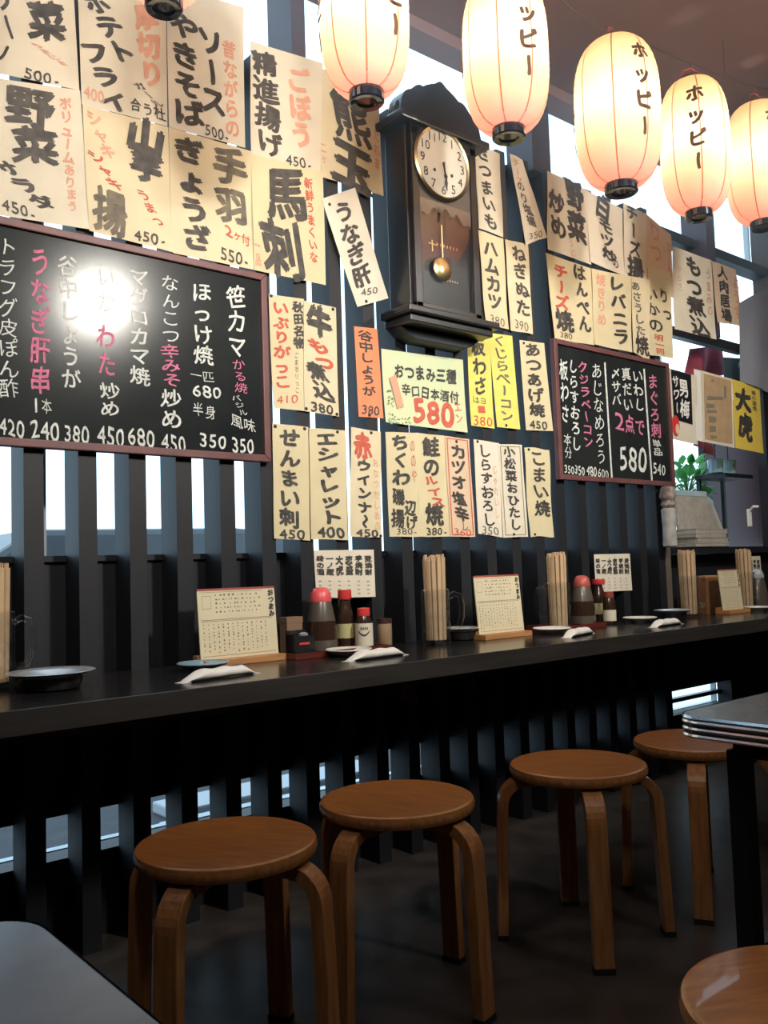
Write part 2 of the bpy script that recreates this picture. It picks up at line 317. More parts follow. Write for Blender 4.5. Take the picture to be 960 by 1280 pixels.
# ------------------------------------------------------------------ paper sheets
SHEET_N = [0]
def sheet(name, quad, m, label, texts=(), layer=1, curl=.006, pins=(), cat='menu strip', group=None, th=.0006, rot_h=True, base=YW, wavy=.0, border=None, nx=7, ny=12):
    Y0 = base - .003 * layer
    Q = [W(*p, Y0) for p in quad]
    cx = sum(q[0] for q in Q) / 4; cz = sum(q[1] for q in Q) / 4
    w = max(abs(Q[1][0] - Q[0][0]), .02); h = abs(Q[0][1] - Q[3][1]); ph = random.uniform(0, 6); ph2 = random.uniform(0, 6)
    bend = random.uniform(.3, 1)
    def d(x, z):
        s, t = (x - cx) / w, (z - cz) / h
        return curl * (.5 + .35 * math.sin(4 * t + ph) + .15 * math.sin(5 * s + ph2) + bend * max(0, -t - .1) ** 2 * 4)
    def place(px, py, e=.0016):
        x, z = W(px, py, Y0); return (x, Y0 - d(x, z) - e, z)
    vs = []; fs = []
    for j in range(ny + 1):
        v = j / ny
        for i in range(nx + 1):
            u = i / nx
            a = [Q[0][k] * (1 - u) + Q[1][k] * u for k in (0, 1)]; b = [Q[3][k] * (1 - u) + Q[2][k] * u for k in (0, 1)]
            x, z = a[0] * (1 - v) + b[0] * v, a[1] * (1 - v) + b[1] * v
            x += wavy * math.sin(7 * v + ph) ; z += wavy * .7 * math.sin(6 * u + ph2)
            vs.append((x, Y0 - d(x, z), z))
    n = len(vs); vs += [(x, y - th, z) for x, y, z in vs]
    for j in range(ny):
        for i in range(nx):
            a = j * (nx + 1) + i; q = (a, a + 1, a + nx + 2, a + nx + 1); fs.append(q); fs.append(tuple(k + n for k in reversed(q)))
    rim = list(range(nx + 1)) + [j * (nx + 1) + nx for j in range(1, ny + 1)] + [ny * (nx + 1) + i for i in range(nx - 1, -1, -1)] + [j * (nx + 1) for j in range(ny - 1, 0, -1)]
    for i in range(len(rim)): a, b = rim[i], rim[(i + 1) % len(rim)]; fs.append((a, b, b + n, a + n))
    org = (cx, Y0, min(q[1] for q in Q))
    o = MB().add(vs, fs).build(name, m, origin=org, smooth=True); o['_w'] = list(org); tag(o, label, cat, group)
    hd = unit((quad[1][0] - quad[0][0], quad[1][1] - quad[0][1])) if rot_h else (1, 0)
    by = {}
    for t in texts:
        s, md, x0, y0, x1, y1, size, ink, wt = t
        letter(by.setdefault(ink, MB()), s, (x0, y0), (x1, y1), size, place, wt, md == 'h', hd)
    names = {'K': ('lettering', m_ink), 'R': ('red_lettering', m_red), 'P': ('faded_lettering', m_pale), 'G': ('thin_lettering', m_wash), 'W': ('white_lettering', m_white), 'O': ('print', m_print)}
    for ink, mb in by.items(): mb.build(names[ink][0], names[ink][1], o)
    if border:
        bm_, inset, bw = border; mb = MB()
        def at(u, v):
            a = [quad[0][k] * (1 - u) + quad[1][k] * u for k in (0, 1)]; b = [quad[3][k] * (1 - u) + quad[2][k] * u for k in (0, 1)]
            return (a[0] * (1 - v) + b[0] * v, a[1] * (1 - v) + b[1] * v)
        iv = inset * (abs(quad[1][0] - quad[0][0]) / abs(quad[0][1] - quad[3][1])); bv = bw * iv / inset
        for u0, u1, v0, v1 in ((inset, 1 - inset, iv, iv + bv), (inset, 1 - inset, 1 - iv - bv, 1 - iv), (inset, inset + bw, iv, 1 - iv), (1 - inset - bw, 1 - inset, iv, 1 - iv)):
            K = 8
            for i in range(K):
                if u1 - u0 > v1 - v0: c = [(u0 + (u1 - u0) * i / K, v0), (u0 + (u1 - u0) * (i + 1) / K, v0), (u0 + (u1 - u0) * (i + 1) / K, v1), (u0 + (u1 - u0) * i / K, v1)]
                else: c = [(u0, v0 + (v1 - v0) * i / K), (u1, v0 + (v1 - v0) * i / K), (u1, v0 + (v1 - v0) * (i + 1) / K), (u0, v0 + (v1 - v0) * (i + 1) / K)]
                mb.add([place(*at(*p), .0013) for p in c], [(0, 1, 2, 3)])
        mb.build('border', bm_, o)
    for px, py in pins:
        x, y, z = place(px, py)
        MB().lathe([(.0055, 0), (.0055, .002), (.004, .004), (.001, .0045)], 8).build('pushpin', m_pin, o, local=True).matrix_local = Matrix.Translation(Vector((x, y + .001, z)) - Vector(org)) @ Matrix.Rotation(PI / 2, 4, 'X')
    return o
w0, w1, w2, w3 = m_washi
A = 'brush-written sheets over the long chalkboard'
S = sheet
T = .045; B_ = .032; m_ = .03; t_ = .012
# top left, upper row
S('menu_sheet', [(-60, -46), (91, -30), (98, 114), (-60, 82)], w0, 'cream sheet at top left corner, big 菜 and price 500', [
  ('野菜', 'v', 52, -52, 59, 54, 50, 'K', T), ('ラー', 'v', -2, -20, 14, 55, 26, 'K', B_), ('ノ', 'v', 2, 56, 4, 80, 26, 'K', B_), ('うまにミ', 'v', 40, 55, 82, 84, 14, 'P', t_), ('500-', 'h', 28, 92, 76, 103, 15, 'K', t_)], layer=1, group=None)
S('menu_sheet', [(96, -46), (207, -36), (208, 159), (101, 131)], w0, 'cream sheet second from top left, ポテトフライ with faded red line and price 400', [
  ('ポテト', 'v', 113, -12, 158, 82, 36, 'K', T), ('フライ', 'v', 112, 52, 148, 144, 38, 'K', T), ('厚切り', 'v', 180, 4, 190, 112, 32, 'P', .05), ('400', 'h', 103, 114, 130, 124, 16, 'P', t_), ('ガール', 'v', 168, 104, 200, 136, 15, 'G', .02), ('合う杜', 'h', 160, 130, 206, 146, 18, 'K', .015)], layer=2)
S('menu_sheet', [(208, -20), (304, 10), (305, 186), (210, 160)], w3, 'cream sheet with two black columns ソースやきそば, faded red column down its right edge', [
  ('やきそば', 'v', 228, 16, 236, 160, 42, 'K', T), ('ソース', 'v', 262, 34, 266, 146, 34, 'K', .05), ('昔ながらの', 'v', 285, 50, 290, 174, 20, 'P', .03), ('500-', 'h', 254, 162, 286, 173, 15, 'K', t_)], layer=1)
S('menu_sheet', [(312, 52), (402, 80), (400, 215), (313, 193)], w0, 'cream sheet 精進揚げ with faded red ごぼう, right beside the second lantern', [
  ('精進揚げ', 'v', 328, 64, 338, 196, 36, 'K', B_), ('ごぼう', 'v', 370, 84, 378, 186, 30, 'P', .05), ('450-', 'h', 356, 199, 390, 207, 14, 'K', t_)], layer=3)
S('menu_sheet', [(398, 84), (473, 118), (478, 246), (400, 222)], w1, 'cream sheet with large 熊玉 left of the wall clock', [
  ('熊', 'v', 436, 114, 439, 180, 54, 'K', .022), ('玉', 'v', 437, 178, 440, 240, 58, 'K', .055), ('二ヶ', 'v', 403, 178, 404, 206, 8, 'P', t_), ('たれ辛', 'v', 470, 160, 471, 215, 8, 'P', t_)], layer=2)
# second row
S('menu_sheet', [(-60, 92), (99, 114), (113, 288), (-60, 262)], w0, 'cream sheet with 野菜サラダ right above the long chalkboard, price 450', [
  ('野', 'v', 34, 108, 38, 162, 66, 'K', .035), ('菜', 'v', 42, 158, 44, 208, 66, 'K', .035), ('サラダ', 'v', -2, 200, 62, 264, 36, 'K', .05), ('ボリューム', 'v', 80, 122, 86, 206, 17, 'P', .03), ('ありまう', 'v', 86, 205, 91, 266, 15, 'P', .02), ('450-', 'h', 0, 255, 46, 270, 16, 'K', .01)], layer=3, curl=.008)
S('menu_sheet', [(102, 131), (209, 160), (215, 316), (111, 289)], w1, 'cream sheet 山芋揚 with thin red slanted words, second in the lower left row', [
  ('山', 'v', 180, 148, 182, 196, 52, 'K', .06), ('芋', 'v', 182, 188, 184, 230, 46, 'K', .06), ('揚', 'v', 136, 234, 138, 296, 48, 'G', .03), ('シャキ', 'v', 112, 138, 138, 200, 22, 'P', .03), ('シャキ', 'v', 114, 188, 148, 238, 22, 'R', .02), ('うまっ', 'v', 174, 236, 200, 284, 18, 'R', .01), ('450-', 'h', 166, 293, 208, 302, 15, 'K', .02)], layer=4)
S('menu_sheet', [(210, 160), (314, 190), (318, 338), (215, 317)], w1, 'cream sheet with 手羽ぎょうざ and price 550, above the chalkboard', [
  ('ぎょうざ', 'v', 234, 172, 246, 316, 44, 'K', .055), ('手羽', 'v', 284, 184, 290, 282, 48, 'G', .045), ('2ヶ付', 'h', 280, 286, 312, 303, 14, 'R', t_), ('550-', 'h', 274, 316, 312, 327, 17, 'K', .01)], layer=3)
S('menu_sheet', [(313, 192), (403, 215), (406, 357), (317, 338)], w2, 'yellowish sheet with huge 馬刺 above the chalkboard corner', [
  ('馬', 'v', 356, 206, 358, 280, 60, 'K', .032), ('刺', 'v', 350, 274, 354, 350, 56, 'K', .032), ('新鮮うまくいな', 'v', 384, 222, 391, 330, 12, 'R', t_), ('一品', 'v', 320, 298, 322, 334, 9, 'P', t_)], layer=4)
S('menu_strip', [(401, 249), (443, 235), (485, 373), (446, 384)], w3, 'small tilted pinned strip reading うなぎ肝 beside the clock', [
  ('うなぎ肝', 'v', 425, 252, 456, 358, 26, 'K', .035), ('450', 'h', 450, 366, 472, 362, 9, 'G', t_)], layer=5, curl=.004, pins=[(411, 256), (457, 377), (438, 290)])
# under the clock and right of the long chalkboard
S('menu_strip', [(335, 368), (379, 374), (379, 514), (341, 510)], w2, 'cream strip with large red writing いぶりがっこ, just right of the long chalkboard', [
  ('いぶりがっこ', 'v', 350, 376, 353, 486, 22, 'R', .035), ('秋田名物', 'v', 371, 377, 374, 436, 14, 'K', .045), ('ごまポリっこ', 'v', 370, 440, 371, 492, 6, 'G', 0), ('410', 'h', 344, 500, 372, 498, 11, 'R', 0)], layer=1, curl=.004, pins=[(338, 370)])
S('menu_strip', [(379, 376), (419, 385), (423, 521), (380, 514)], w1, 'cream strip 牛もつ煮込 with two red signs midway, price 380', [
  ('牛', 'v', 398, 382, 399, 424, 34, 'K', .06), ('もつ', 'v', 392, 422, 410, 464, 26, 'R', .05), ('煮込', 'v', 392, 452, 408, 502, 27, 'K', .045), ('380', 'h', 387, 507, 416, 513, 13, 'K', .03)], layer=2, curl=.004, pins=[(415, 387), (382, 511), (420, 518)])
S('menu_strip', [(442, 408), (471, 411), (479, 523), (448, 521)], m_orange, 'small orange paper strip reading 谷中しょうが', [
  ('谷中しょうが', 'v', 455, 413, 461, 496, 19, 'K', .02), ('380', 'h', 451, 511, 474, 514, 12, 'K', .01)], layer=1, curl=.003, pins=[(461, 519)])
S('menu_strip', [(583, 424), (611, 419), (617, 536), (588, 532)], m_yellow, 'yellow strip 板わさ with a small red square stamp', [
  ('板わさ', 'v', 596, 422, 601, 494, 18, 'K', .03), ('はヨ', 'h', 590, 499, 608, 502, 10, 'K', 0), ('380', 'h', 590, 524, 615, 528, 13, 'R', .0), ('■', 'h', 596, 511, 608, 513, 12, 'R', 0)], layer=1, curl=.004)
S('menu_strip', [(611, 416), (640, 420), (649, 537), (620, 534)], m_yellow, 'bright yellow strip くじらベーコン in thin brush, right of the stamped yellow strip', [
  ('くじらベーコン', 'v', 623, 418, 633, 528, 19, 'G', .015)], layer=2, curl=.004, pins=[(631, 532)])
S('menu_strip', [(649, 425), (680, 429), (690, 539), (656, 538)], w2, 'cream strip あつあげ焼, price 450, left of the small chalkboard', [
  ('あつあげ焼', 'v', 664, 428, 671, 522, 22, 'K', .035), ('450', 'h', 660, 530, 683, 532, 11, 'K', .03)], layer=1, curl=.004, pins=[(654, 429)])
c = S('menu_card', [(476, 436), (578, 450), (583, 541), (481, 528)], m_green, 'pale green laminated card, おつまみ三種 and a red price 580', [
  ('おつまみ三種', 'h', 492, 463, 570, 472, 20, 'K', .035), ('辛口日本酒付', 'h', 501, 486, 573, 498, 16, 'K', .02), ('580', 'h', 514, 510, 567, 520, 32, 'R', .05), ('エン', 'v', 571, 502, 573, 530, 10, 'R', .0)], layer=2, curl=.004, cat='menu card')
Yc = YW - .0066
def cpt(x, y, e=0): a, b = W(x, y, Yc - .006 - e); return (a, Yc - .006 - e, b)
MB().add([cpt(487, 472), cpt(495, 468), cpt(505, 508), cpt(497, 511)], [(0, 1, 2, 3)]).build('red_tag', mat('soft_red_print', (.62, .34, .22), .6), c)
dots = MB()
for i in range(46):
    q = random.random(); x, y = (484 + random.uniform(0, 7), 486 + 42 * q) if i % 2 else (486 + 26 * q, 520 + random.uniform(0, 9))
    dots.add([cpt(x, y), cpt(x + 1.6, y), cpt(x + 1.6, y + 1.6), cpt(x, y + 1.6)], [(0, 1, 2, 3)])
dots.build('dotted_print', mat('green_print', (.16, .33, .14), .6), c)
# bottom row
D = [
 ([(340, 529), (385, 534), (387, 676), (342, 673)], w2, 'cream strip せんまい刺, price 450, first from left in the bottom row', [('せんまい刺', 'v', 361, 535, 361, 660, 28, 'K', .035), ('450', 'h', 347, 667, 381, 668, 13, 'K', .02)], [(343, 533), (380, 536)]),
 ([(386, 535), (431, 538), (434, 675), (388, 674)], w2, 'cream strip エシャレット, price 400, second from left in the bottom row', [('エシャレット', 'v', 407, 539, 414, 656, 29, 'K', .05), ('400', 'h', 395, 664, 430, 666, 14, 'K', .05)], [(421, 540)]),
 ([(438, 534), (475, 540), (476, 672), (437, 671)], w1, 'cream strip topped by a large red 赤, third in the bottom row', [('赤', 'v', 452, 540, 453, 576, 24, 'R', .04), ('ウインナ～', 'v', 453, 574, 456, 660, 20, 'K', .045), ('おなつかしあの', 'v', 468, 572, 471, 664, 8, 'P', 0), ('450', 'h', 444, 665, 472, 667, 10, 'K', .04)], [(463, 541), (475, 670)]),
 ([(481, 540), (521, 541), (523, 671), (486, 671)], w2, 'cream strip ちくわ磯辺揚げ, price 380, fourth in the bottom row', [('ちくわ', 'v', 499, 542, 501, 608, 24, 'K', .045), ('磯', 'v', 497, 610, 497, 632, 16, 'K', .03), ('辺', 'v', 512, 624, 512, 646, 16, 'K', .03), ('揚', 'v', 496, 636, 497, 660, 17, 'K', .03), ('げ', 'v', 513, 644, 514, 662, 15, 'K', .03), ('380-', 'h', 494, 664, 522, 664, 9, 'K', .0), ('ののや', 'v', 514, 548, 517, 604, 7, 'R', 0)], []),
 ([(521, 541), (556, 545), (562, 671), (523, 671)], w2, 'cream strip 鮭の with slanting red letters in its middle, bottom row', [('鮭の', 'v', 538, 546, 539, 596, 22, 'K', .04), ('ルイス', 'v', 536, 594, 548, 634, 20, 'R', .03), ('焼', 'v', 541, 628, 543, 658, 24, 'K', .04), ('380-', 'h', 531, 664, 559, 664, 10, 'K', .02)], []),
 ([(556, 545), (586, 549), (593, 671), (562, 671)], m_pinkp, 'red-bordered strip カツオ塩辛 in the bottom row', [('カツオ', 'v', 572, 555, 573, 612, 20, 'K', .04), ('塩辛', 'v', 571, 614, 578, 652, 18, 'K', .035), ('し', 'v', 579, 648, 580, 664, 9, 'K', .0), ('360', 'h', 566, 664, 588, 666, 9, 'R', .0)], [(570, 552)]),
 ([(591, 549), (623, 554), (629, 672), (597, 667)], w3, 'pale strip しらすおろし, price 350, right of the red-bordered one', [('しらすおろし', 'v', 604, 555, 611, 658, 17, 'K', .02), ('350', 'h', 601, 662, 623, 664, 11, 'G', .0), ('じゃれいし', 'v', 617, 580, 621, 648, 6, 'P', 0)], [(596, 552)]),
 ([(622, 555), (652, 556), (659, 671), (628, 672)], w0, 'dark-bordered narrow strip 小松菜おひたし in the bottom row', [('小松菜おひたし', 'v', 635, 557, 644, 663, 16, 'K', .03)], [(641, 668)]),
 ([(654, 559), (685, 562), (691, 671), (662, 671)], w2, 'wavy-edged strip こまい焼, last on the right of the bottom row', [('こまい焼', 'v', 670, 562, 678, 646, 20, 'K', .025)], [(668, 668), (660, 562)])]
for i, (q, m, lb, tx, pn) in enumerate(D):
    S('menu_strip', q, m, lb, tx, layer=1 + i % 2, curl=.004, pins=pn, wavy=.004 if i == 8 else .001, border=(m_red, .06, .04) if i == 5 else (m_print, .08, .03) if i == 7 else None)
# right of the clock
E = [
 ([(592, 178), (624, 192), (627, 297), (597, 286)], w0, 'cream strip さつまいも touching the right side of the clock', [('さつまいも', 'v', 602, 182, 613, 288, 20, 'K', .03)], 1),
 ([(637, 192), (653, 200), (683, 297), (656, 307)], w3, 'narrow tilted cream strip, price 350, below the third lantern from left', [('のり塩揚', 'v', 648, 226, 665, 284, 13, 'K', .015), ('350', 'h', 659, 296, 677, 292, 9, 'G', 0), ('チーズ', 'v', 643, 198, 650, 232, 10, 'P', .01)], 4),
 ([(597, 288), (628, 299), (635, 412), (607, 405)], w2, 'cream strip ハムカツ right of the clock base, price 380', [('ハムカツ', 'v', 611, 300, 619, 388, 20, 'K', .04), ('380', 'h', 611, 398, 630, 404, 12, 'G', .0)], 2),
 ([(630, 299), (659, 306), (665, 418), (637, 413)], w1, 'cream strip ねぎぬた, price 390, second strip right of the clock base', [('ねぎぬた', 'v', 646, 306, 654, 396, 20, 'K', .03), ('390', 'h', 642, 404, 660, 409, 12, 'G', .0)], 3),
 ([(683, 214), (732, 238), (738, 331), (684, 312)], w0, 'cream sheet 野菜炒め in two brush columns, topmost right of the clock', [('野菜', 'v', 715, 224, 722, 304, 27, 'K', .05), ('炒め', 'v', 694, 238, 698, 298, 24, 'K', .04), ('うど', 'v', 712, 298, 716, 322, 9, 'P', 0)], 1),
 ([(731, 238), (778, 262), (780, 346), (737, 328)], w3, 'cream sheet 白モツ炒め directly under the fully visible lantern', [('白', 'v', 752, 244, 753, 276, 22, 'K', .05), ('モツ炒', 'v', 755, 274, 762, 328, 22, 'K', .045), ('の', 'v', 767, 322, 768, 336, 10, 'K', .02)], 2),
 ([(778, 254), (807, 268), (807, 352), (780, 346)], w0, 'pale narrow sheet チーズ揚 right of 白モツ炒め', [('チーズ', 'v', 788, 256, 793, 322, 17, 'K', .03), ('揚', 'v', 792, 320, 794, 350, 22, 'K', .045)], 3),
 ([(805, 266), (838, 294), (841, 374), (807, 352)], m_pinkp, 'pale sheet with only faded red brush writing', [('りつ', 'v', 816, 276, 820, 330, 20, 'P', .03), ('マら', 'v', 834, 300, 836, 350, 9, 'P', .02), ('150', 'h', 808, 340, 830, 346, 9, 'G', .0)], 2),
 ([(681, 316), (738, 336), (742, 432), (692, 424)], w2, 'yellowish sheet はんぺんチーズ焼, one column red, above the small chalkboard', [('はんぺん', 'v', 722, 330, 731, 416, 18, 'K', .04), ('チーズ', 'v', 699, 330, 701, 388, 20, 'R', .04), ('焼', 'v', 703, 386, 705, 416, 26, 'K', .04), ('380', 'h', 698, 418, 714, 421, 8, 'K', 0)], 4),
 ([(738, 336), (788, 346), (789, 441), (742, 431)], w2, 'yellowish sheet reading レバニラ with a red column at its left', [('レバニラ', 'v', 768, 344, 777, 432, 23, 'K', .04), ('焼きりめ', 'v', 749, 342, 752, 408, 12, 'P', .03)], 5),
 ([(788, 345), (812, 350), (810, 452), (790, 440)], w1, 'narrow strip with thin ink ending in 焼 over the small chalkboard', [('ぁさうした', 'v', 793, 350, 800, 420, 14, 'G', .02), ('焼', 'v', 800, 418, 803, 446, 18, 'K', .03)], 6),
 ([(810, 334), (838, 340), (840, 448), (808, 444)], w2, 'yellowish sheet reading いかの at the small chalkboard corner', [('いかの', 'v', 812, 358, 820, 416, 20, 'K', .02), ('りっ', 'v', 827, 360, 835, 402, 13, 'K', .02), ('明一同', 'v', 822, 418, 824, 444, 12, 'R', .01)], 5),
 ([(840, 308), (889, 326), (894, 425), (842, 412)], w0, 'cream sheet reading もつ煮込 above the right window', [('もつ', 'v', 865, 320, 868, 372, 22, 'K', .045), ('煮込', 'v', 868, 370, 875, 422, 26, 'K', .04), ('からさ', 'v', 848, 330, 850, 364, 7, 'P', 0), ('うまみの', 'v', 884, 336, 887, 396, 8, 'P', .01)], 3),
 ([(888, 326), (918, 337), (928, 408), (896, 403)], m_pinkp, 'pale sheet reading 人肉居場, rightmost of the brush sheets', [('人肉居場', 'v', 901, 332, 908, 403, 15, 'K', .035), ('ようす', 'v', 917, 344, 922, 400, 10, 'P', .02)], 4)]
for q, m, lb, tx, ly in E: S('menu_sheet' if q[1][0] - q[0][0] > 34 else 'menu_strip', q, m, lb, tx, layer=ly, curl=.006, wavy=.002)
# drink posters over the bay
def blk(o, quad, m, name, base, layer, e=.0009):
    Q = [W(*p, base - .003 * layer) for p in quad]; y = base - .003 * layer
    MB().add([(x, y - .0025 - e, z) for x, z in Q], [(0, 1, 2, 3)]).build(name, m, o)
p = S('poster', [(829, 458), (871, 470), (872, 556), (836, 548)], w0, 'black and cream poster with white 男梅サワー and a red ball', [], layer=1, curl=.001, cat='poster')
blk(p, [(838, 462), (863, 468), (865, 531), (842, 524)], m_black, 'black_panel', YW, 1)
mb = MB(); pl = lambda x, y: (W(x, y, YW - .0075)[0], YW - .0075, W(x, y, YW - .0075)[1])
letter(mb, '男梅', (854, 472), (857, 524), 13, pl, .02); letter(mb, 'サワー', (844, 468), (847, 518), 9, pl, .02); mb.build('white_lettering', m_white, p)
x, z = W(845, 532, YW - .008)
MB().add([(x + .033 * math.cos(a * PI / 12), YW - .0078, z + .05 * math.sin(a * PI / 12)) for a in range(24)], [tuple(range(24))]).build('red_ball', m_redcap, p)
MB().add([(x + .012 + .017 * math.cos(a * PI / 12), YW - .0083, z - .016 + .026 * math.sin(a * PI / 12)) for a in range(24)], [tuple(range(24))]).build('pale_ball', m_pinkp, p)
p = S('poster', [(876, 463), (915, 474), (918, 560), (879, 552)], w0, 'tan drink poster with a small dark bottle, white margin', [], layer=2, curl=.001, cat='poster')
blk(p, [(879, 467), (913, 476), (915, 555), (881, 549)], m_tan, 'tan_print', YW, 2)
mb = MB(); pl = lambda x, y: (W(x, y, YW - .0105)[0], YW - .0105, W(x, y, YW - .0105)[1])
for a, b, c_, d_ in [(905, 482, 908, 498), (884, 495, 904, 500), (883, 504, 893, 510), (889, 474, 893, 477), (884, 512, 896, 516), (886, 520, 895, 528), (887, 532, 895, 540), (888, 544, 896, 548)]:
    mb.add([pl(a, b), pl(c_, b + 1), pl(c_, d_), pl(a, d_)], [(0, 1, 2, 3)])
mb.build('print', m_print, p)
S('poster', [(867, 461), (878, 464), (880, 553), (870, 550)], mat('white_card', (.8, .78, .72), .7), 'narrow white card with a teal patch between the two posters', [], layer=1, curl=.001, cat='card')
S('poster', [(915, 474), (949, 484), (954, 567), (919, 560)], m_yellow2, 'yellow poster with large black 大虎', [('大', 'v', 928, 484, 929, 516, 22, 'K', .06), ('虎', 'v', 930, 514, 933, 552, 20, 'K', .05), ('美の酒虎', 'v', 941, 488, 943, 514, 6, 'G', .02)], layer=3, curl=.002, cat='poster')
# small drink lists on the slats behind the counter
cols = ['味の酒', '一ノ蔵', '大虎', '恋盛', '芋焼酎', '麦焼酎']
for q, lb in (([(392, 688), (467, 687), (469, 746), (395, 748)], 'small drinks list on the slats above the red-capped sauce bottles'),
              ([(742, 693), (787, 692), (790, 738), (745, 740)], 'small drinks list on the slats under the small chalkboard'),
              ([(921, 696), (950, 695), (953, 732), (924, 733)], 'small drinks list at the far right behind the menu stand')):
    tx = []; x0 = q[0][0]; w = q[1][0] - x0; y0 = q[0][1]; h = q[3][1] - y0
    for i, s in enumerate(cols):
        x = x0 + w * (.1 + .16 * i); tx.append((s, 'v', x, y0 + h * .1, x + 1, y0 + h * .52, w * .13, 'K', .05))
        tx.append(('-' * 4, 'v', x, y0 + h * .58, x + 1, y0 + h * .92, w * .1, 'O', .02))
    S('drinks_list', q, w3, lb, tx, layer=1, curl=.001, cat='menu list')
# ------------------------------------------------------------------ chalkboards
def chalkboard(label, px, texts, lines=()):
    Q = [W(*p) for p in px]; x0 = (Q[0][0] + Q[3][0]) / 2; x1 = (Q[1][0] + Q[2][0]) / 2; z1 = Q[1][1]; z0 = Q[2][1]
    o = thing('chalkboard', label, 'chalkboard', ((x0 + x1) / 2, YW, z0), world=True)
    fw = .022; y0, y1 = YW - .026, YW - .002
    MB().box(x0 + .01, x1 - .01, YW - .016, y1, z0 + .01, z1 - .01).build('writing_surface', m_board, o)
    for pts in ([(x0, z0), (x1, z0), (x1 - fw, z0 + fw), (x0 + fw, z0 + fw)], [(x0, z1), (x0 + fw, z1 - fw), (x1 - fw, z1 - fw), (x1, z1)], [(x0, z0), (x0 + fw, z0 + fw), (x0 + fw, z1 - fw), (x0, z1)], [(x1, z0), (x1, z1), (x1 - fw, z1 - fw), (x1 - fw, z0 + fw)]):
        MB().prism(pts, y0, y1).build('frame_rail', m_bframe, o, bevel=.003)
    Yt = YW - .0168
    def place(px_, py_): x, z = W(px_, py_, Yt); return (x, Yt, z)
    by = {}
    for s, md, a, b, c, d, size, ink, wt in texts: letter(by.setdefault(ink, MB()), s, (a, b), (c, d), size, place, wt, md == 'h', unit((1, .1)))
    for a, b in lines: by['W'].add([place(a[0] - 1, a[1]), place(a[0] + 1, a[1]), place(b[0] + 1, b[1]), place(b[0] - 1, b[1])], [(0, 1, 2, 3)])
    if 'W' in by: by['W'].build('chalk_lettering', m_chalk, o)
    if 'P' in by: by['P'].build('pink_chalk_lettering', m_pchalk, o)
    return o
c0 = .0; c1 = .006
chalkboard('long framed chalkboard of white and pink chalk dishes at left', [(-150, 240), (329, 346), (333, 579), (-150, 540)], [
 ('笹カマ', 'v', 295, 356, 296, 448, 26, 'W', c1), ('かる焼', 'v', 298, 448, 302, 492, 18, 'P', c0), ('バジル', 'v', 293, 493, 306, 520, 13, 'W', c0), ('風味', 'h', 288, 524, 320, 534, 17, 'W', c0), ('350', 'h', 289, 555, 318, 558, 20, 'W', c1),
 ('ほっけ焼', 'v', 251, 352, 255, 457, 27, 'W', c1), ('一匹', 'h', 237, 467, 268, 472, 15, 'W', c0), ('680', 'h', 240, 487, 277, 491, 16, 'W', c1), ('半身', 'h', 240, 510, 271, 517, 20, 'W', c0), ('350', 'h', 248, 548, 284, 553, 19, 'W', c1),
 ('なんこつ', 'v', 212, 343, 214, 430, 25, 'W', c0), ('辛みそ', 'v', 212, 430, 215, 484, 25, 'P', c1), ('炒め', 'v', 213, 485, 215, 537, 28, 'W', c1), ('450', 'h', 201, 551, 233, 556, 23, 'W', c1),
 ('マグロカマ焼', 'v', 173, 334, 175, 482, 27, 'W', c1), ('680', 'h', 159, 543, 194, 549, 24, 'W', c1),
 ('いか', 'v', 132, 330, 133, 392, 24, 'W', -.01), ('わた', 'v', 132, 404, 134, 472, 26, 'P', c1), ('炒め', 'v', 137, 477, 137, 522, 28, 'W', c1), ('450', 'h', 121, 542, 156, 547, 26, 'W', c1),
 ('谷中しょうが', 'v', 84, 318, 90, 488, 27, 'W', c1), ('380', 'h', 79, 540, 112, 544, 24, 'W', c1),
 ('うなぎ肝串', 'v', 49, 308, 51, 493, 28, 'P', c1), ('1本', 'h', 38, 505, 65, 508, 20, 'W', c0), ('240', 'h', 37, 534, 75, 540, 25, 'W', c1),
 ('トラフグ皮ぽん酢', 'v', 9, 296, 11, 498, 27, 'W', c0), ('420', 'h', -2, 531, 31, 537, 23, 'W', c1),
 ('お茶漬けいろいろ', 'v', -30, 292, -28, 492, 25, 'W', c0)])
chalkboard('smaller square chalkboard with 580 deal at right of the wall', [(686, 430), (829, 455), (840, 609), (695, 601)], [
 ('板わさ', 'v', 704, 449, 707, 530, 11, 'W', c1), ('本分', 'v', 709, 541, 711, 574, 10, 'W', c0), ('350', 'h', 705, 585, 718, 588, 11, 'W', c1),
 ('しらすおろし', 'v', 716, 448, 721, 564, 13, 'W', c1), ('350', 'h', 718, 586, 731, 589, 12, 'W', c1),
 ('クジラベーコン', 'v', 728, 451, 736, 560, 14, 'P', c1), ('480', 'h', 733, 587, 746, 590, 13, 'W', c1),
 ('あじなめろう', 'v', 745, 453, 752, 582, 14, 'W', c0), ('600', 'h', 747, 590, 761, 593, 12, 'W', c0),
 ('〆サバ', 'v', 769, 458, 771, 508, 13, 'W', c1), ('真だい', 'v', 782, 458, 786, 515, 13, 'W', c1), ('いわし', 'v', 796, 461, 800, 515, 14, 'W', c1),
 ('2点で', 'h', 768, 524, 806, 536, 24, 'P', c1), ('580', 'h', 773, 571, 809, 575, 34, 'W', c1),
 ('まぐろ刺', 'v', 815, 467, 821, 548, 14, 'P', c1), ('単品', 'v', 820, 549, 823, 570, 12, 'W', c1), ('540', 'h', 816, 584, 832, 588, 15, 'W', c1)],
 lines=(((756, 453), (765, 600)), ((805, 461), (815, 602))))
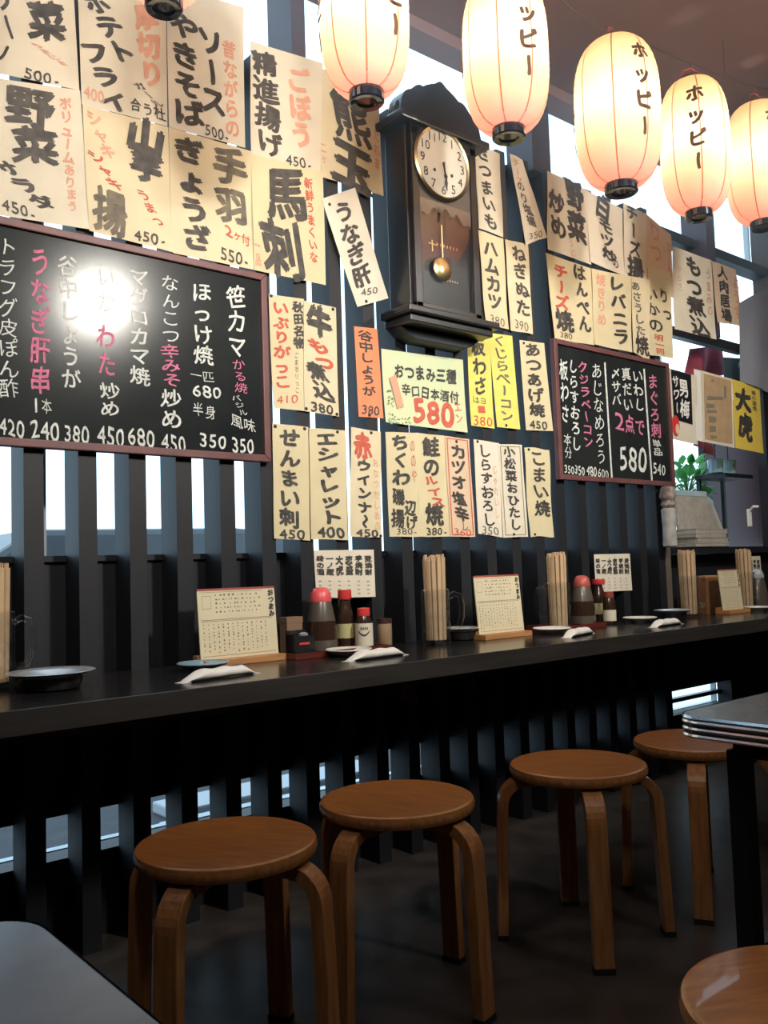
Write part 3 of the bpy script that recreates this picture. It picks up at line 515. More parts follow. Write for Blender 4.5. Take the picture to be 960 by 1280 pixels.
# ------------------------------------------------------------------ wall clock
YF = YW - .128
ck = thing('wall_clock', 'black carved pendulum wall clock with glazed door and round dial', 'clock', (2.155, YW, 1.70), world=True)
cx0, cx1, cz0, cz1 = 1.985, 2.325, 1.835, 2.50
cb = MB(); cb.box(cx0, cx1, YF + .02, YW - .001, cz0, cz1); cb.build('case', m_clock, ck, bevel=.004)
fr = MB(); fw = .045
fr.box(cx0 + .012, cx0 + .012 + fw * .7, YF, YF + .022, cz0 + .01, cz1 - .02); fr.box(cx1 - .012 - fw * .7, cx1 - .012, YF, YF + .022, cz0 + .01, cz1 - .02)
fr.box(cx0 + .012, cx1 - .012, YF, YF + .022, cz0 + .002, cz0 + .03); fr.box(cx0 + .012, cx1 - .012, YF, YF + .022, cz1 - .05, cz1 - .01)
fr.build('door_frame', m_clock, ck, bevel=.003)
# shaped panel between dial and pendulum window
pc = ((cx0 + cx1) / 2 - .018, 2.378)
pts = [(cx0 + .04, 2.17)]
for i in range(25):
    u = i / 24; x = cx0 + .04 + (cx1 - cx0 - .08) * u
    pts.append((x, 2.17 + .042 * math.sin(PI * u) + .010 * math.sin(9 * PI * u)))
MB().prism([(cx1 - .04, cz1 - .05), (cx0 + .04, cz1 - .05)] + pts[1:], YF + .006, YF + .014).build('door_panel', mat('grey_clock_panel', (.06, .06, .066), .3, coat=.3), ck)
dial_parent = MB(); n = 40
dp = MB().lathe([(.001, 0), (.126, 0), (.126, .006), (.118, .010), (.001, .010)], n, caps=False).build('dial', m_dial, ck, smooth=True, local=True)
dp.matrix_local = Matrix.Translation((pc[0] - 2.155, YF + .004 - YW, pc[1] - 1.70)) @ Matrix.Rotation(PI / 2, 4, 'X')
rg = MB(); rg.lathe([(.122, 0), (.132, 0), (.134, .010), (.128, .016), (.121, .012)], n, caps=False)
ro = rg.build('bezel', m_brass, ck, smooth=True, local=True); ro.matrix_local = Matrix.Translation((pc[0] - 2.155, YF + .004 - YW, pc[1] - 1.70)) @ Matrix.Rotation(PI / 2, 4, 'X')
yd = YF - .0075
num = MB()
for h in range(1, 13):
    a = PI / 2 - h * PI / 6; s = str(h); cxn, czn = pc[0] + .096 * math.cos(a), pc[1] + .096 * math.sin(a)
    for j, ch in enumerate(s):
        vs, fs = glyph(ch, .0); xs = [v[0] for v in vs]; mid = (min(xs) + max(xs)) / 2
        num.add([(cxn + (x - mid) * .046 + (j - (len(s) - 1) / 2) * .024, yd, czn + (y - .36) * .046) for x, y in vs], fs)
num.build('numeral', m_ink, ck)
def hand(ang, l, w, nm, yy):
    d = Vector((math.cos(ang), 0, math.sin(ang))); s = Vector((-d.z, 0, d.x)); c = Vector((pc[0], yy, pc[1])); mb = MB()
    P = [(-.02, .4), (0, .8), (.25, .4), (.6, .5), (.72, 1.4), (.84, .5), (1, .15)]
    a = [c + d * l * t + s * w * q for t, q in P] + [c + d * l * t - s * w * q for t, q in reversed(P)]
    mb.add([tuple(v) for v in a] + [(v.x, v.y - .002, v.z) for v in a], [tuple(range(14)), tuple(range(27, 13, -1))] + [(i, (i + 1) % 14, (i + 1) % 14 + 14, i + 14) for i in range(14)]); mb.build(nm, m_ink, ck)
hand(math.radians(-78), .066, .006, 'hour_hand', yd - .002); hand(math.radians(-84), .1, .005, 'minute_hand', yd - .005)
for dx in (-.042, .042): MB().lathe([(.006, 0), (.006, .002), (.001, .002)], 10).build('winding_hole', m_ink, ck, local=True).matrix_local = Matrix.Translation((pc[0] + dx - 2.155, yd - YW, pc[1] - .035 - 1.70)) @ Matrix.Rotation(PI / 2, 4, 'X')
# pendulum behind the lower glass
pd = MB(); pd.tube([(pc[0], YF + .012, 2.16), (pc[0], YF + .012, 2.02)], .003)
po = pd.build('pendulum_rod', m_brass, ck)
bb = MB().lathe([(.001, -.004), (.038, -.003), (.043, 0), (.038, .004), (.001, .006)], 28, caps=False).build('pendulum_bob', m_brass, ck, smooth=True, local=True)
bb.matrix_local = Matrix.Translation((pc[0] - .008 - 2.155, YF + .006 - YW, 2.0 - 1.70)) @ Matrix.Rotation(PI / 2, 4, 'X')
sc_ = MB()
for i in range(7): sc_.box(pc[0] - .02 + i * .016, pc[0] - .016 + i * .016, YF + .0165, YF + .018, 2.085, 2.095); sc_.box(pc[0] + .0 + i * .012, pc[0] + .004 + i * .012, YF + .0165, YF + .018, 1.965, 1.972)
sc_.box(pc[0] - .06, pc[0] - .02, YF + .0165, YF + .018, 2.085, 2.088); sc_.box(pc[0] - .045, pc[0] - .04, YF + .0165, YF + .018, 2.06, 2.10)
sc_.build('gilt_marks', m_brass, ck)
MB().box(cx0 + .035, cx1 - .035, YF + .003, YF + .005, cz0 + .03, 2.235).build('door_glass', m_mug, ck)
# crown
cr = [(cx0 - .035, cz1 - .01), (cx0 - .035, cz1 + .02)]
N_ = 36
for i in range(N_ + 1):
    u = i / N_; x = cx0 - .028 + (cx1 - cx0 + .056) * u
    z = cz1 + .030 + .125 * math.sin(PI * u) ** .5 + .010 * abs(math.sin(7 * PI * u))
    if abs(u - .5) < .14: z += .022 * math.cos((u - .5) / .14 * PI / 2)
    cr.append((x, z))
cr += [(cx1 + .035, cz1 + .02), (cx1 + .035, cz1 - .01)]
MB().prism(cr, YF + .005, YF + .075).build('crown', m_clock, ck, bevel=.003)
MB().box(cx0 - .045, cx1 + .045, YF - .02, YW - .001, cz1 - .012, cz1 + .014).build('cornice', m_clock, ck, bevel=.005)
for x in (cx0 - .018, cx1 + .018): MB().lathe([(.012, 0), (.014, .006), (.008, .014), (.016, .03), (.010, .046), (.002, .055)], 12).build('finial', m_clock, ck, smooth=True, local=True).location = (x - 2.155, YF + .03 - YW, cz1 + .014 - 1.70)
# base mouldings
bs = MB(); bs.box(cx0 - .05, cx1 + .05, YF - .03, YW - .001, cz0 - .022, cz0 + .004); bs.box(cx0 - .03, cx1 + .03, YF - .012, YW - .001, cz0 - .05, cz0 - .022)
bs.build('base_moulding', m_clock, ck, bevel=.006)
MB().prism([(cx0 - .02, cz0 - .05), (cx1 + .02, cz0 - .05), (cx1 - .015, cz0 - .075), (cx1 - .05, cz0 - .088), (cx0 + .05, cz0 - .088), (cx0 + .015, cz0 - .075)], YF + .05, YW - .001).build('apron', m_slat, ck, bevel=.004)
# ------------------------------------------------------------------ counter
ZK = .71; YK = 1.80
ct = thing('counter', 'long dark lacquered wall counter under the menus', 'counter', (1.6, 2.05, 0), world=True)
MB().box(-1.55, XR - .02, YK, YW - .002, ZK - .036, ZK).build('worktop', m_counter, ct, bevel=.002)
MB().box(-1.55, XR - .02, YK - .006, YK, ZK - .05, ZK + .0005).build('front_edge', m_edge, ct, bevel=.0015)
MB().box(-1.5, XR - .05, YK + .26, YK + .285, ZK - .11, ZK - .036).build('rear_beam', m_slat, ct)
for x in (-1.45, 0.05, 1.6, 3.2, 4.7):
    MB().prism([(x, ZK - .11), (x + .03, ZK - .11), (x + .03, ZK - .036), (x, ZK - .036)], YK + .06, YK + .26).build('bracket', m_slat, ct)
# ------------------------------------------------------------------ counter things
def mug(px, py, label, seed):
    x, y = Z(px, py, ZK); y = min(y, YW - .07); random.seed(seed)
    o = thing('beer_mug', label, 'mug', (x, y, ZK), world=False)
    MB().lathe([(.001, .001), (.043, .001), (.047, .006), (.047, .178), (.0445, .180), (.0425, .174), (.041, .016), (.001, .014)], 28, caps=False).build('glass_body', m_mug, o, smooth=True)
    pts = [(.046, 0, .152), (.062, 0, .164), (.080, 0, .157), (.088, 0, .13), (.086, 0, .085), (.074, 0, .056), (.046, 0, .048)]
    MB().tube(pts, .0085, 10).build('handle', m_mug, o, smooth=True).rotation_euler = (0, 0, math.radians(-205 if seed == 2 else -32))
    k = 0
    for rr, nn in ((0, 1), (.0135, 6), (.0275, 12)):
        for q in range(nn):
            a = 2 * PI * q / nn + rr * 9; bx, by = rr * math.cos(a), rr * math.sin(a)
            t = thing('chopstick_sleeve', where_sleeve[seed], 'chopsticks', (x + bx, y + by, ZK + .0165), group='chopstick sleeves in the ' + label)
            lean = rr * .55; t.rotation_euler = (-lean * math.sin(a), lean * math.cos(a), 0)
            hh = .272 + random.uniform(-.004, .006); ca, sa = math.cos(a), math.sin(a)
            P = [(-.0052, -.0062), (.0052, -.0062), (.0052, .0062), (-.0052, .0062)]
            MB().slab([(u * ca - v * sa, u * sa + v * ca) for u, v in P], 0, hh * .96).build('sleeve', m_sleeve, t, bevel=.0016)
            mm = MB()
            for s_ in (-.0032, .0032): mm.slab([(u * ca - (v + s_) * sa, u * sa + (v + s_) * ca) for u, v in ((-.002, -.0018), (.002, -.0018), (.002, .0018), (-.002, .0018))], hh * .955, hh)
            mm.build('chopstick_tips', m_sleeve, t)
            k += 1
where_sleeve = {1: 'kraft chopstick sleeve in the mug left of the middle menu stand', 2: 'kraft chopstick sleeve in the mug right of the middle menu stand', 3: 'kraft chopstick sleeve in the mug beside the brown wooden box',
                4: 'kraft chopstick sleeve in the mug cut by the left frame edge', 5: 'kraft chopstick sleeve in the mug behind the farthest menu stand'}
mug(546, 806, 'tall glass mug holding chopsticks, left of the middle menu stand', 1)
mug(699, 788, 'tall glass mug holding chopsticks, right of the middle menu stand', 2)
mug(862, 772, 'tall glass mug holding chopsticks, near the brown box', 3)
mug(-8, 862, 'tall glass mug holding chopsticks, cut by the left frame edge', 4)
mug(933, 762, 'tall glass mug holding chopsticks, behind the farthest menu stand', 5)
random.seed(11)
def bowl(px, py, label, r=.07):
    x, y = Z(px, py, ZK); o = thing('ashtray', label, 'ashtray', (x, y, ZK))
    MB().lathe([(r * .55, 0), (r * .66, .004), (r * .74, .02), (r * .72, .033), (r * .62, .030), (r * .58, .01), (.001, .008)], 28).build('bowl', m_bowl, o, smooth=True)
    MB().lathe([(r * .6, .024), (r * .8, .034), (r * 1.0, .040), (r * 1.04, .042), (r * 1.0, .0435), (r * .78, .039), (r * .58, .028)], 32, caps=False).build('steel_rim', m_steel, o, smooth=True)
bowl(64, 862, 'black ashtray with steel rim at far left of counter', .094)
bowl(578, 800, 'black ashtray with steel rim beside the central chopstick mug', .062)
bowl(842, 775, 'black ashtray with steel rim near the right chopstick mug', .075)
def plate(px, py, label, m=m_plate, r=.068):
    x, y = Z(px, py, ZK); o = thing('small_plate', label, 'plate', (x, min(y, YW - .08), ZK))
    MB().lathe([(r * .5, 0), (r * .55, .004), (r * .8, .010), (r, .019), (r * 1.0, .021), (r * .95, .020), (r * .6, .0085), (.001, .007)], 32).build('dish', m, o, smooth=True)
    MB().lathe([(r * .985, .0195), (r * 1.01, .0205), (r * .985, .0222), (r * .955, .0208)], 32, caps=False).build('rim', m_plateb if m is m_plateb else mat('china_rim', (.8, .78, .74), .2), o, smooth=True)
plate(254, 838, 'blue grey small plate behind the leftmost wrapped towel', m_plateb)
plate(436, 820, 'white small plate in front of the sauce tray'); plate(690, 792, 'white small plate by the second mug right of middle stand')
plate(800, 778, 'white small plate left of the right ashtray'); plate(948, 764, 'white small plate at the right frame edge')
def towel(px0, px1, py0, py1, label):
    x0, y0 = Z(px0, py0, ZK); x1, y1 = Z(px1, py1, ZK); c = ((x0 + x1) / 2, (y0 + y1) / 2); L = math.hypot(x1 - x0, y1 - y0) / 2
    L = min(L, .105)
    o = thing('wrapped_towel', label, 'towel', (c[0], c[1], ZK), math.atan2(y1 - y0, x1 - x0))
    mb = MB(); vs = []; fs = []; K = 22; n = 14
    for i in range(K + 1):
        u = -1 + 2 * i / K; e = abs(u)
        w = .020 * (1 - max(0, e - .62) / .38 * .25) ; h = .013 * (1 - max(0, (e - .6) / .4) ** 1.2 * .93) * (1 + .06 * math.sin(11 * u))
        for k in range(n):
            a = 2 * PI * k / n; vs.append((u * L, w * math.cos(a) * (1 + .05 * math.sin(9 * u)), h + h * math.sin(a) + .0006))
    for i in range(K):
        for k in range(n): k2 = (k + 1) % n; fs.append((i * n + k, i * n + k2, (i + 1) * n + k2, (i + 1) * n + k))
    fs += [tuple(range(n)), tuple(K * n + k for k in range(n - 1, -1, -1))]
    mb.add(vs, fs).build('towel_roll', m_towel, o, smooth=True)
    sl = MB(); sl.box(-L - .012, -L + .012, -.016, .016, .0004, .0016); sl.box(L - .012, L + .010, -.016, .016, .0004, .0016); sl.build('sealed_end', m_towel, o)
    if 'left' in label:
        q = MB()
        for k in range(4): q.box(L * .25 + k * .012, L * .25 + k * .012 + .008, -.006, .003, .0262, .0268)
        q.build('blue_print', mat('blue_print', (.08, .10, .30), .6), o)
towel(222, 322, 855, 841, 'white plastic-wrapped towel roll, leftmost on the counter')
towel(430, 508, 828, 818, 'white wrapped towel roll in front of the sauce tray plate')
towel(698, 746, 800, 790, 'white wrapped towel roll in front of the plate by the second mug')
towel(808, 856, 786, 779, 'white wrapped towel roll in front of the right ashtray')
def stand(px0, px1, pyb, ztop, label, seed):
    random.seed(seed)
    xa, ya = Z(px0, pyb, ZK); xb, yb = Z(px1, pyb - (px1 - px0) * .09, ZK); y = min((ya + yb) / 2, YW - .10); xm = (xa + xb) / 2; w = .125
    w = (xb - xa) / 2
    o = thing('menu_stand', label, 'menu stand', (xm, y, ZK), 0)
    MB().box(-w, w, -.035, .035, 0, .018).build('wood_base', m_standw, o, bevel=.002)
    MB().box(-w, w, .008, .034, .018, .03).build('back_rib', m_standw, o, bevel=.001)
    H_ = ztop - ZK; tilt = Matrix.Rotation(math.radians(-5), 4, 'X') ; bo = Matrix.Translation((0, .0, .018)) @ tilt
    MB().box(-w * .96, w * .96, -.002, .002, 0, H_ - .018).build('menu_sheet', m_menu, o).matrix_local = bo
    pr = MB(); hh = H_ - .018; ww = w * .9
    def rect(u0, u1, v0, v1): pr.add([(ww * (2 * u0 - 1), -.0026, hh * v0), (ww * (2 * u1 - 1), -.0026, hh * v0), (ww * (2 * u1 - 1), -.0026, hh * v1), (ww * (2 * u0 - 1), -.0026, hh * v1)], [(0, 1, 2, 3)])
    rect(0, .97, .555, .562); rect(0, .97, .535, .54); rect(0, 1, .04, .046); rect(0, .85, .955, .96)
    for i in range(14):                         # columns of fine print
        u = .02 + i * .065
        v = .50
        while v > .10:
            l = random.uniform(.008, .03); rect(u, u + random.uniform(.008, .02), v - l, v); v -= l + random.uniform(.01, .05)
    for j in range(5):
        v = .9 - j * .06; u = .2
        while u < .80:
            l = random.uniform(.008, .03); rect(u, u + l, v, v + random.uniform(.012, .03)); u += l + random.uniform(.01, .06)
    rect(.02, .14, .72, .725); rect(.02, .14, .90, .905); rect(.02, .024, .72, .9); rect(.136, .14, .72, .9)
    pr.build('print', m_print, o).matrix_local = bo
    tx = MB(); letter(tx, 'おつまみ', (0, 0), (0, -.42), .11, lambda a, b: (ww * (.94 + a * 1.6), -.0028, hh * (.97 + b)), .06, False, (1, 0))
    # letter() lays columns downwards in picture sense: flip the rows back
    tx.build('lettering', m_ink, o).matrix_local = bo
    MB().box(-w * .96, w * .96, -.0025, .0025, hh - .004, hh + .002).build('red_top_edge', mat('red_sheet_edge', (.35, .07, .06), .6), o).matrix_local = bo
stand(245, 354, 834, W(300, 735, 2.2)[1], 'menu sheet on a light wood stand, left of the sauces', 21)
stand(594, 660, 800, W(620, 719, 2.2)[1], 'menu sheet on a light wood stand between two chopstick mugs', 22)
stand(901, 932, 768, W(915, 711, 2.2)[1], 'menu sheet on a light wood stand, farthest along the counter', 23)
random.seed(5)
def bottle(x, y, prof, m, name, label, cap=None, labelp=None, n=24, z=ZK + .012, cat='bottle'):
    o = thing(name, label, cat, (x, y, z)); MB().lathe(prof, n).build('body', m, o, smooth=True)
    if cap: MB().lathe(cap[0], n).build('cap', cap[1], o, smooth=True)
    if labelp:
        r, z0, z1, mm = labelp[:4]; MB().lathe([(r, z0), (r, z1)], n, caps=False).build('label', mm, o, smooth=True)
    return o
def sauces(px0, px1, py, full, sfx):
    xa, ya = Z(px0, py, ZK); xb = Z(px1, py - (px1 - px0) * .09, ZK)[0]; y1 = YW - .012; y0 = y1 - .17
    y = (y0 + y1) / 2 - .01
    t = thing('sauce_tray', 'dark red tray of sauce bottles ' + sfx, 'tray', ((xa + xb) / 2, y, ZK)); w = (xb - xa) / 2
    MB().box(-w, w, -.085, .085, 0, .008).build('base', m_tray, t, bevel=.002)
    for a in ((-w, w, -.085, -.08), (-w, w, .08, .085), (-w, -w + .005, -.08, .08), (w - .005, w, -.08, .08)): MB().box(*a, .008, .018).build('rim', m_tray, t)
    return xa, xb, y
def X(px, y): d = ray(px, 790); return d.x / d.y * y
xa, xb, y = sauces(362, 492, 825, True, 'beside the left menu stand')
zt = ZK + .009
D1 = [(.030, 0), (.048, .002), (.050, .02), (.044, .09), (.033, .145), (.031, .15)]
C1 = [(.033, .148), (.034, .158), (.030, .175), (.022, .188), (.010, .192)]
m_disp = mat('smoky_dispenser', (.09, .075, .06), .3, coat=.3)
yb_ = y + .03
o = bottle(X(402, yb_), yb_, D1, m_disp, 'sauce_dispenser', 'conical dispenser with pink-red cap beside the left menu stand', (C1, mat('pink_red_cap', (.72, .10, .11), .35)), z=zt)
MB().lathe([(.0495, .018), (.0478, .06), (.0445, .09), (.036, .0901)], 24, caps=False).build('dark_sauce', m_soy, o, smooth=True)
yb2 = y + .045
bottle(X(432, yb2), yb2, [(.026, 0), (.027, .005), (.027, .10), (.020, .125), (.014, .15), (.014, .165)], m_soy, 'sauce_bottle', 'slim dark bottle with red cap and yellow label, behind the label-faced shaker', ([(.019, .150), (.022, .155), (.022, .18), (.001, .181)], m_redcap), (.0275, .03, .075, m_label2), z=zt)
yb3 = y - .012
o = bottle(X(455, yb3), yb3, [(.026, 0), (.028, .004), (.0275, .075), (.020, .095), (.018, .102)], m_soy, 'soy_shaker', 'squat shaker with red cap and curved dark mark on white label', ([(.020, .098), (.021, .102), (.020, .122), (.001, .124)], m_redcap), (.0284, .006, .076, m_label), z=zt)
mk = MB(); R2 = .0288
for i in range(10):                              # curved mark of the label
    a0 = math.radians(-128 + (i - 5) * 7); a1 = math.radians(-128 + (i - 4) * 7); zc = lambda k: .036 + .0005 * (k - 5) ** 2
    mk.add([(R2 * math.cos(a0), R2 * math.sin(a0), zc(i)), (R2 * math.cos(a1), R2 * math.sin(a1), zc(i + 1)), (R2 * math.cos(a1), R2 * math.sin(a1), zc(i + 1) + .006), (R2 * math.cos(a0), R2 * math.sin(a0), zc(i) + .006)], [(0, 1, 2, 3)])
for k in range(4):
    a0 = math.radians(-150 + k * 13); mk.add([(R2 * math.cos(a0 + t), R2 * math.sin(a0 + t), zz) for t, zz in ((0, .056), (.13, .056), (.13, .064), (0, .064))], [(0, 1, 2, 3)])
mk.build('label_mark', m_ink, o)
bottle(X(481, yb3), yb3, [(.022, 0), (.023, .002), (.023, .07), (.022, .072)], mat('spice_glass', (.30, .20, .12), .25, coat=.3), 'spice_jar', 'small brown glass jar with dark lid, right end of left tray', ([(.024, .070), (.024, .085), (.001, .086)], mat('dark_lid', (.05, .02, .015), .4)), z=zt)
yb4 = y + .05
o = thing('toothpick_box', 'brown paper box standing behind the black caddy', 'box', (X(364, yb4), yb4, zt)); MB().box(-.028, .028, -.02, .02, 0, .105).build('carton', mat('brown_card', (.22, .13, .08), .8), o, bevel=.001); MB().box(-.029, .029, -.021, .021, .09, .107).build('lid', mat('brown_card', (0, 0, 0)), o)
yb5 = y - .02
o = thing('seasoning_caddy', 'small black caddy between menu stand and pink-capped dispenser', 'caddy', (X(375, yb5), yb5, zt))
mb = MB(); mb.box(-.034, .034, -.025, .025, 0, .006); mb.box(-.034, .034, -.025, -.022, .006, .055); mb.box(-.034, .034, .022, .025, .006, .07); mb.box(-.034, -.031, -.022, .022, .006, .06); mb.box(.031, .034, -.022, .022, .006, .06); mb.build('box', m_bowl, o)
MB().lathe([(.014, .007), (.014, .06), (.006, .064)], 14).build('jar', m_steel, o, smooth=True).location = (.012, 0, 0)
MB().box(-.02, .015, -.0262, -.0252, .03, .036).build('red_stripe', m_redcap, o)
xa, xb, y = sauces(712, 778, 790, False, 'near the right mug, under the small drinks list')
yb_ = y + .02
o = bottle(X(730, yb_), yb_, D1, m_disp, 'sauce_dispenser', 'conical dispenser with dull red cap, right of the second mug', (C1, mat('dull_red_cap', (.42, .08, .06), .4)), z=zt)
MB().lathe([(.0495, .018), (.0478, .06), (.0445, .09), (.036, .0901)], 24, caps=False).build('dark_sauce', m_soy, o, smooth=True)
bottle(X(751, y + .05), y + .05, [(.026, 0), (.027, .005), (.027, .10), (.020, .125), (.014, .15), (.014, .165)], m_soy, 'sauce_bottle', 'slim dark bottle with wide red cap, on the right-hand tray', ([(.022, .150), (.026, .155), (.026, .172), (.001, .173)], m_redcap), (.0275, .03, .075, m_label2), z=zt)
bottle(X(763, y - .02), y - .02, [(.024, 0), (.026, .004), (.0255, .075), (.020, .095), (.018, .102)], m_soy, 'soy_shaker', 'squat shaker with brown-red cap and white label, on the right-hand tray', ([(.020, .098), (.021, .102), (.020, .122), (.001, .124)], mat('brown_red_cap', (.25, .05, .03), .4)), (.0264, .006, .05, m_label), z=zt)
x, y = X(886, YW - .08), YW - .08
o = thing('wooden_box', 'brown wooden box on the counter behind the right mug', 'box', (x, y, ZK))
mb = MB(); mb.box(-.10, .10, -.055, .055, 0, .01); mb.box(-.10, .10, -.055, -.045, .01, .165); mb.box(-.10, .10, .045, .055, .01, .165); mb.box(-.10, -.09, -.045, .045, .01, .165); mb.box(.09, .10, -.045, .045, .01, .165); mb.build('box', m_box, o, bevel=.001)
MB().box(-.102, .102, -.057, .057, .165, .172).build('lid', m_standw, o)
bottle(X(950, 2.2), 2.2, D1, m_disp, 'sauce_dispenser', 'conical dispenser with grey cap at the right frame edge', (C1, mat('grey_cap', (.4, .42, .44), .4)), z=ZK)
# ------------------------------------------------------------------ stools
def make_stool(label, loc, rz):
    o = thing('round_stool', label, 'stool', loc, rz)
    MB().lathe([(.168, .412), (.174, .415), (.176, .42), (.176, .434), (.174, .438), (.170, .4397), (.166, .4400), (.164, .4400), (.08, .4400)], 64).build('seat', m_beech, o, smooth=True)
    MB().lathe([(.1765, .421), (.1772, .424), (.1772, .430), (.1765, .433)], 56, caps=False).build('edge_band', m_beech2, o, smooth=True)
    for k in range(4):
        a = k * PI / 2; d = Vector((math.cos(a), math.sin(a), 0)); s = Vector((-math.sin(a), math.cos(a), 0))
        pts = [d * .06 + Vector((0, 0, .398))]; pts.append(d * .13 + Vector((0, 0, .398)))
        for i in range(9):
            t = i / 8 * PI / 2 * .97; pts.append(d * (.138 + .062 * math.sin(t)) + Vector((0, 0, .398 - .062 + .062 * math.cos(t))))
        pts += [d * .205 + Vector((0, 0, .22)), d * .212 + Vector((0, 0, .012))]
        leg = MB().sweep(pts, [(-.024, -.013), (.024, -.013), (.024, .013), (-.024, .013)], s).build('leg', m_beech2, o, bevel=.0025)
        MB().sweep([d * .212 + Vector((0, 0, .014)), d * .2125 + Vector((0, 0, .0))], [(-.025, -.014), (.025, -.014), (.025, .014), (-.025, .014)], s).build('foot_cap', m_rubber, leg)
    MB().lathe([(.05, .405), (.05, .412)], 16).build('mount', m_black, o)
    return o
st = [((.888, 1.571), 30, 'round bentwood stool at the counter, nearest at left'), ((1.331, 1.575), 13, 'round bentwood stool under the middle of the counter, second from left'),
      ((1.883, 1.493), 49, 'round bentwood stool with a leg facing the camera, third along the counter'), ((2.35, 1.43), 30, 'round bentwood stool partly hidden by the chrome-edged table'),
      ((2.98, 1.40), 20, 'round bentwood stool farthest off, seen behind the table leg')]
zx, zy = Z(1050, 1258, .44)
st.append(((zx, zy), 60, 'pale round bentwood stool in the bottom right corner'))
proto = None
for (x, y), a, lb in st:
    if proto is None: proto = make_stool(lb, (x, y, 0), math.radians(a))
    else: dup(proto, (x, y, 0), math.radians(a), lb)
# ------------------------------------------------------------------ tables
def rrect(x0, x1, y0, y1, r, k=7):
    out = []
    for cx, cy, a0 in ((x1 - r, y1 - r, 0), (x0 + r, y1 - r, 90), (x0 + r, y0 + r, 180), (x1 - r, y0 + r, 270)):
        for i in range(k + 1): a = math.radians(a0 + 90 * i / k); out.append((cx + r * math.cos(a), cy + r * math.sin(a)))
    return out
def table(x0, x1, y0, y1, label, lx=.07, ly=.07):
    o = thing('table', label, 'table', ((x0 + x1) / 2, (y0 + y1) / 2, 0), world=True)
    MB().slab(rrect(x0, x1, y0, y1, .045), .664, .7).build('tabletop', m_ttop, o, bevel=.0015)
    bd = MB(); zz = [.664, .667, .670, .674, .678, .681, .685, .689, .692, .696, .7002]; off = [.0005, .003, .0005, .0005, .003, .0005, .0005, .003, .0005, .003, .001]
    rings = [rrect(x0 - e, x1 + e, y0 - e, y1 + e, .045 + e) for e in off]; n = len(rings[0])
    vs = [(p[0], p[1], z) for rg_, z in zip(rings, zz) for p in rg_]
    fs = [(j * n + i, j * n + (i + 1) % n, (j + 1) * n + (i + 1) % n, (j + 1) * n + i) for j in range(len(zz) - 1) for i in range(n)]
    bd.add(vs, fs).build('ribbed_chrome_edge', m_chrome, o)
    L = [(x0 + lx, y1 - ly), (x1 - lx, y1 - ly), (x0 + lx, y0 + ly), (x1 - lx, y0 + ly)]
    for a, b in L:
        lg = MB().box(a - .016, a + .016, b - .016, b + .016, .004, .64).build('leg', m_black, o, bevel=.002)
        MB().box(a - .018, a + .018, b - .018, b + .018, 0, .012).build('foot', m_rubber, o)
    fr_ = MB(); fr_.box(x0 + lx, x1 - lx, y1 - ly - .012, y1 - ly + .012, .63, .664); fr_.box(x0 + lx, x1 - lx, y0 + ly - .012, y0 + ly + .012, .63, .664)
    fr_.box(x0 + lx - .012, x0 + lx + .012, y0 + ly, y1 - ly, .63, .664); fr_.box(x1 - lx - .012, x1 - lx + .012, y0 + ly, y1 - ly, .63, .664); fr_.build('frame', m_black, o)
    for yy in (y1 - ly, y0 + ly): MB().box(x0 + lx + .016, x1 - lx - .016, yy - .01, yy + .01, .29, .32).build('stretcher', m_black, o)
    return o
table(1.337, 2.5, .16, .855, 'grey laminate table with chrome ribbed edge at right', .075, .075)
table(-.62, .235, .12, .735, 'grey-blue laminate table, bottom left corner')
# ------------------------------------------------------------------ lanterns
m_lamp = bpy.data.materials.new('lantern_paper'); m_lamp.use_nodes = True; N, L = nodes_of(m_lamp)
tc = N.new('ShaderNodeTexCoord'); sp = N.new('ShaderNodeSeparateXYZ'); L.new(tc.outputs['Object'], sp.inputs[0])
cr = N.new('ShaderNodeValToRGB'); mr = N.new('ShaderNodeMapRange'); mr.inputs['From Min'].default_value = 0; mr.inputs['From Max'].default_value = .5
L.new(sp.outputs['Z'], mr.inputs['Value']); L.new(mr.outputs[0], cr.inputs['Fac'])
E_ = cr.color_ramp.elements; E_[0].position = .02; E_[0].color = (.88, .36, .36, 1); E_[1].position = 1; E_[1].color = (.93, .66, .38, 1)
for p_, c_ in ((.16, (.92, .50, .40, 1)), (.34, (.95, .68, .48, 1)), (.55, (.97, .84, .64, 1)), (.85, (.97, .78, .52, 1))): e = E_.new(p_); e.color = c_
b = N['Principled BSDF']; b.inputs['Roughness'].default_value = .7; L.new(cr.outputs['Color'], b.inputs['Base Color'])
tr = N.new('ShaderNodeBsdfTranslucent'); L.new(cr.outputs['Color'], tr.inputs['Color']); mx = N.new('ShaderNodeMixShader'); mx.inputs['Fac'].default_value = .5
L.new(b.outputs[0], mx.inputs[1]); L.new(tr.outputs[0], mx.inputs[2]); L.new(mx.outputs[0], N['Material Output'].inputs['Surface'])
m_rib = mat('lantern_seam', (.50, .26, .16), .8, trans=.5)
m_ltext = mat('brown_lantern_ink', (.11, .05, .025), .7)
YLN = 1.72
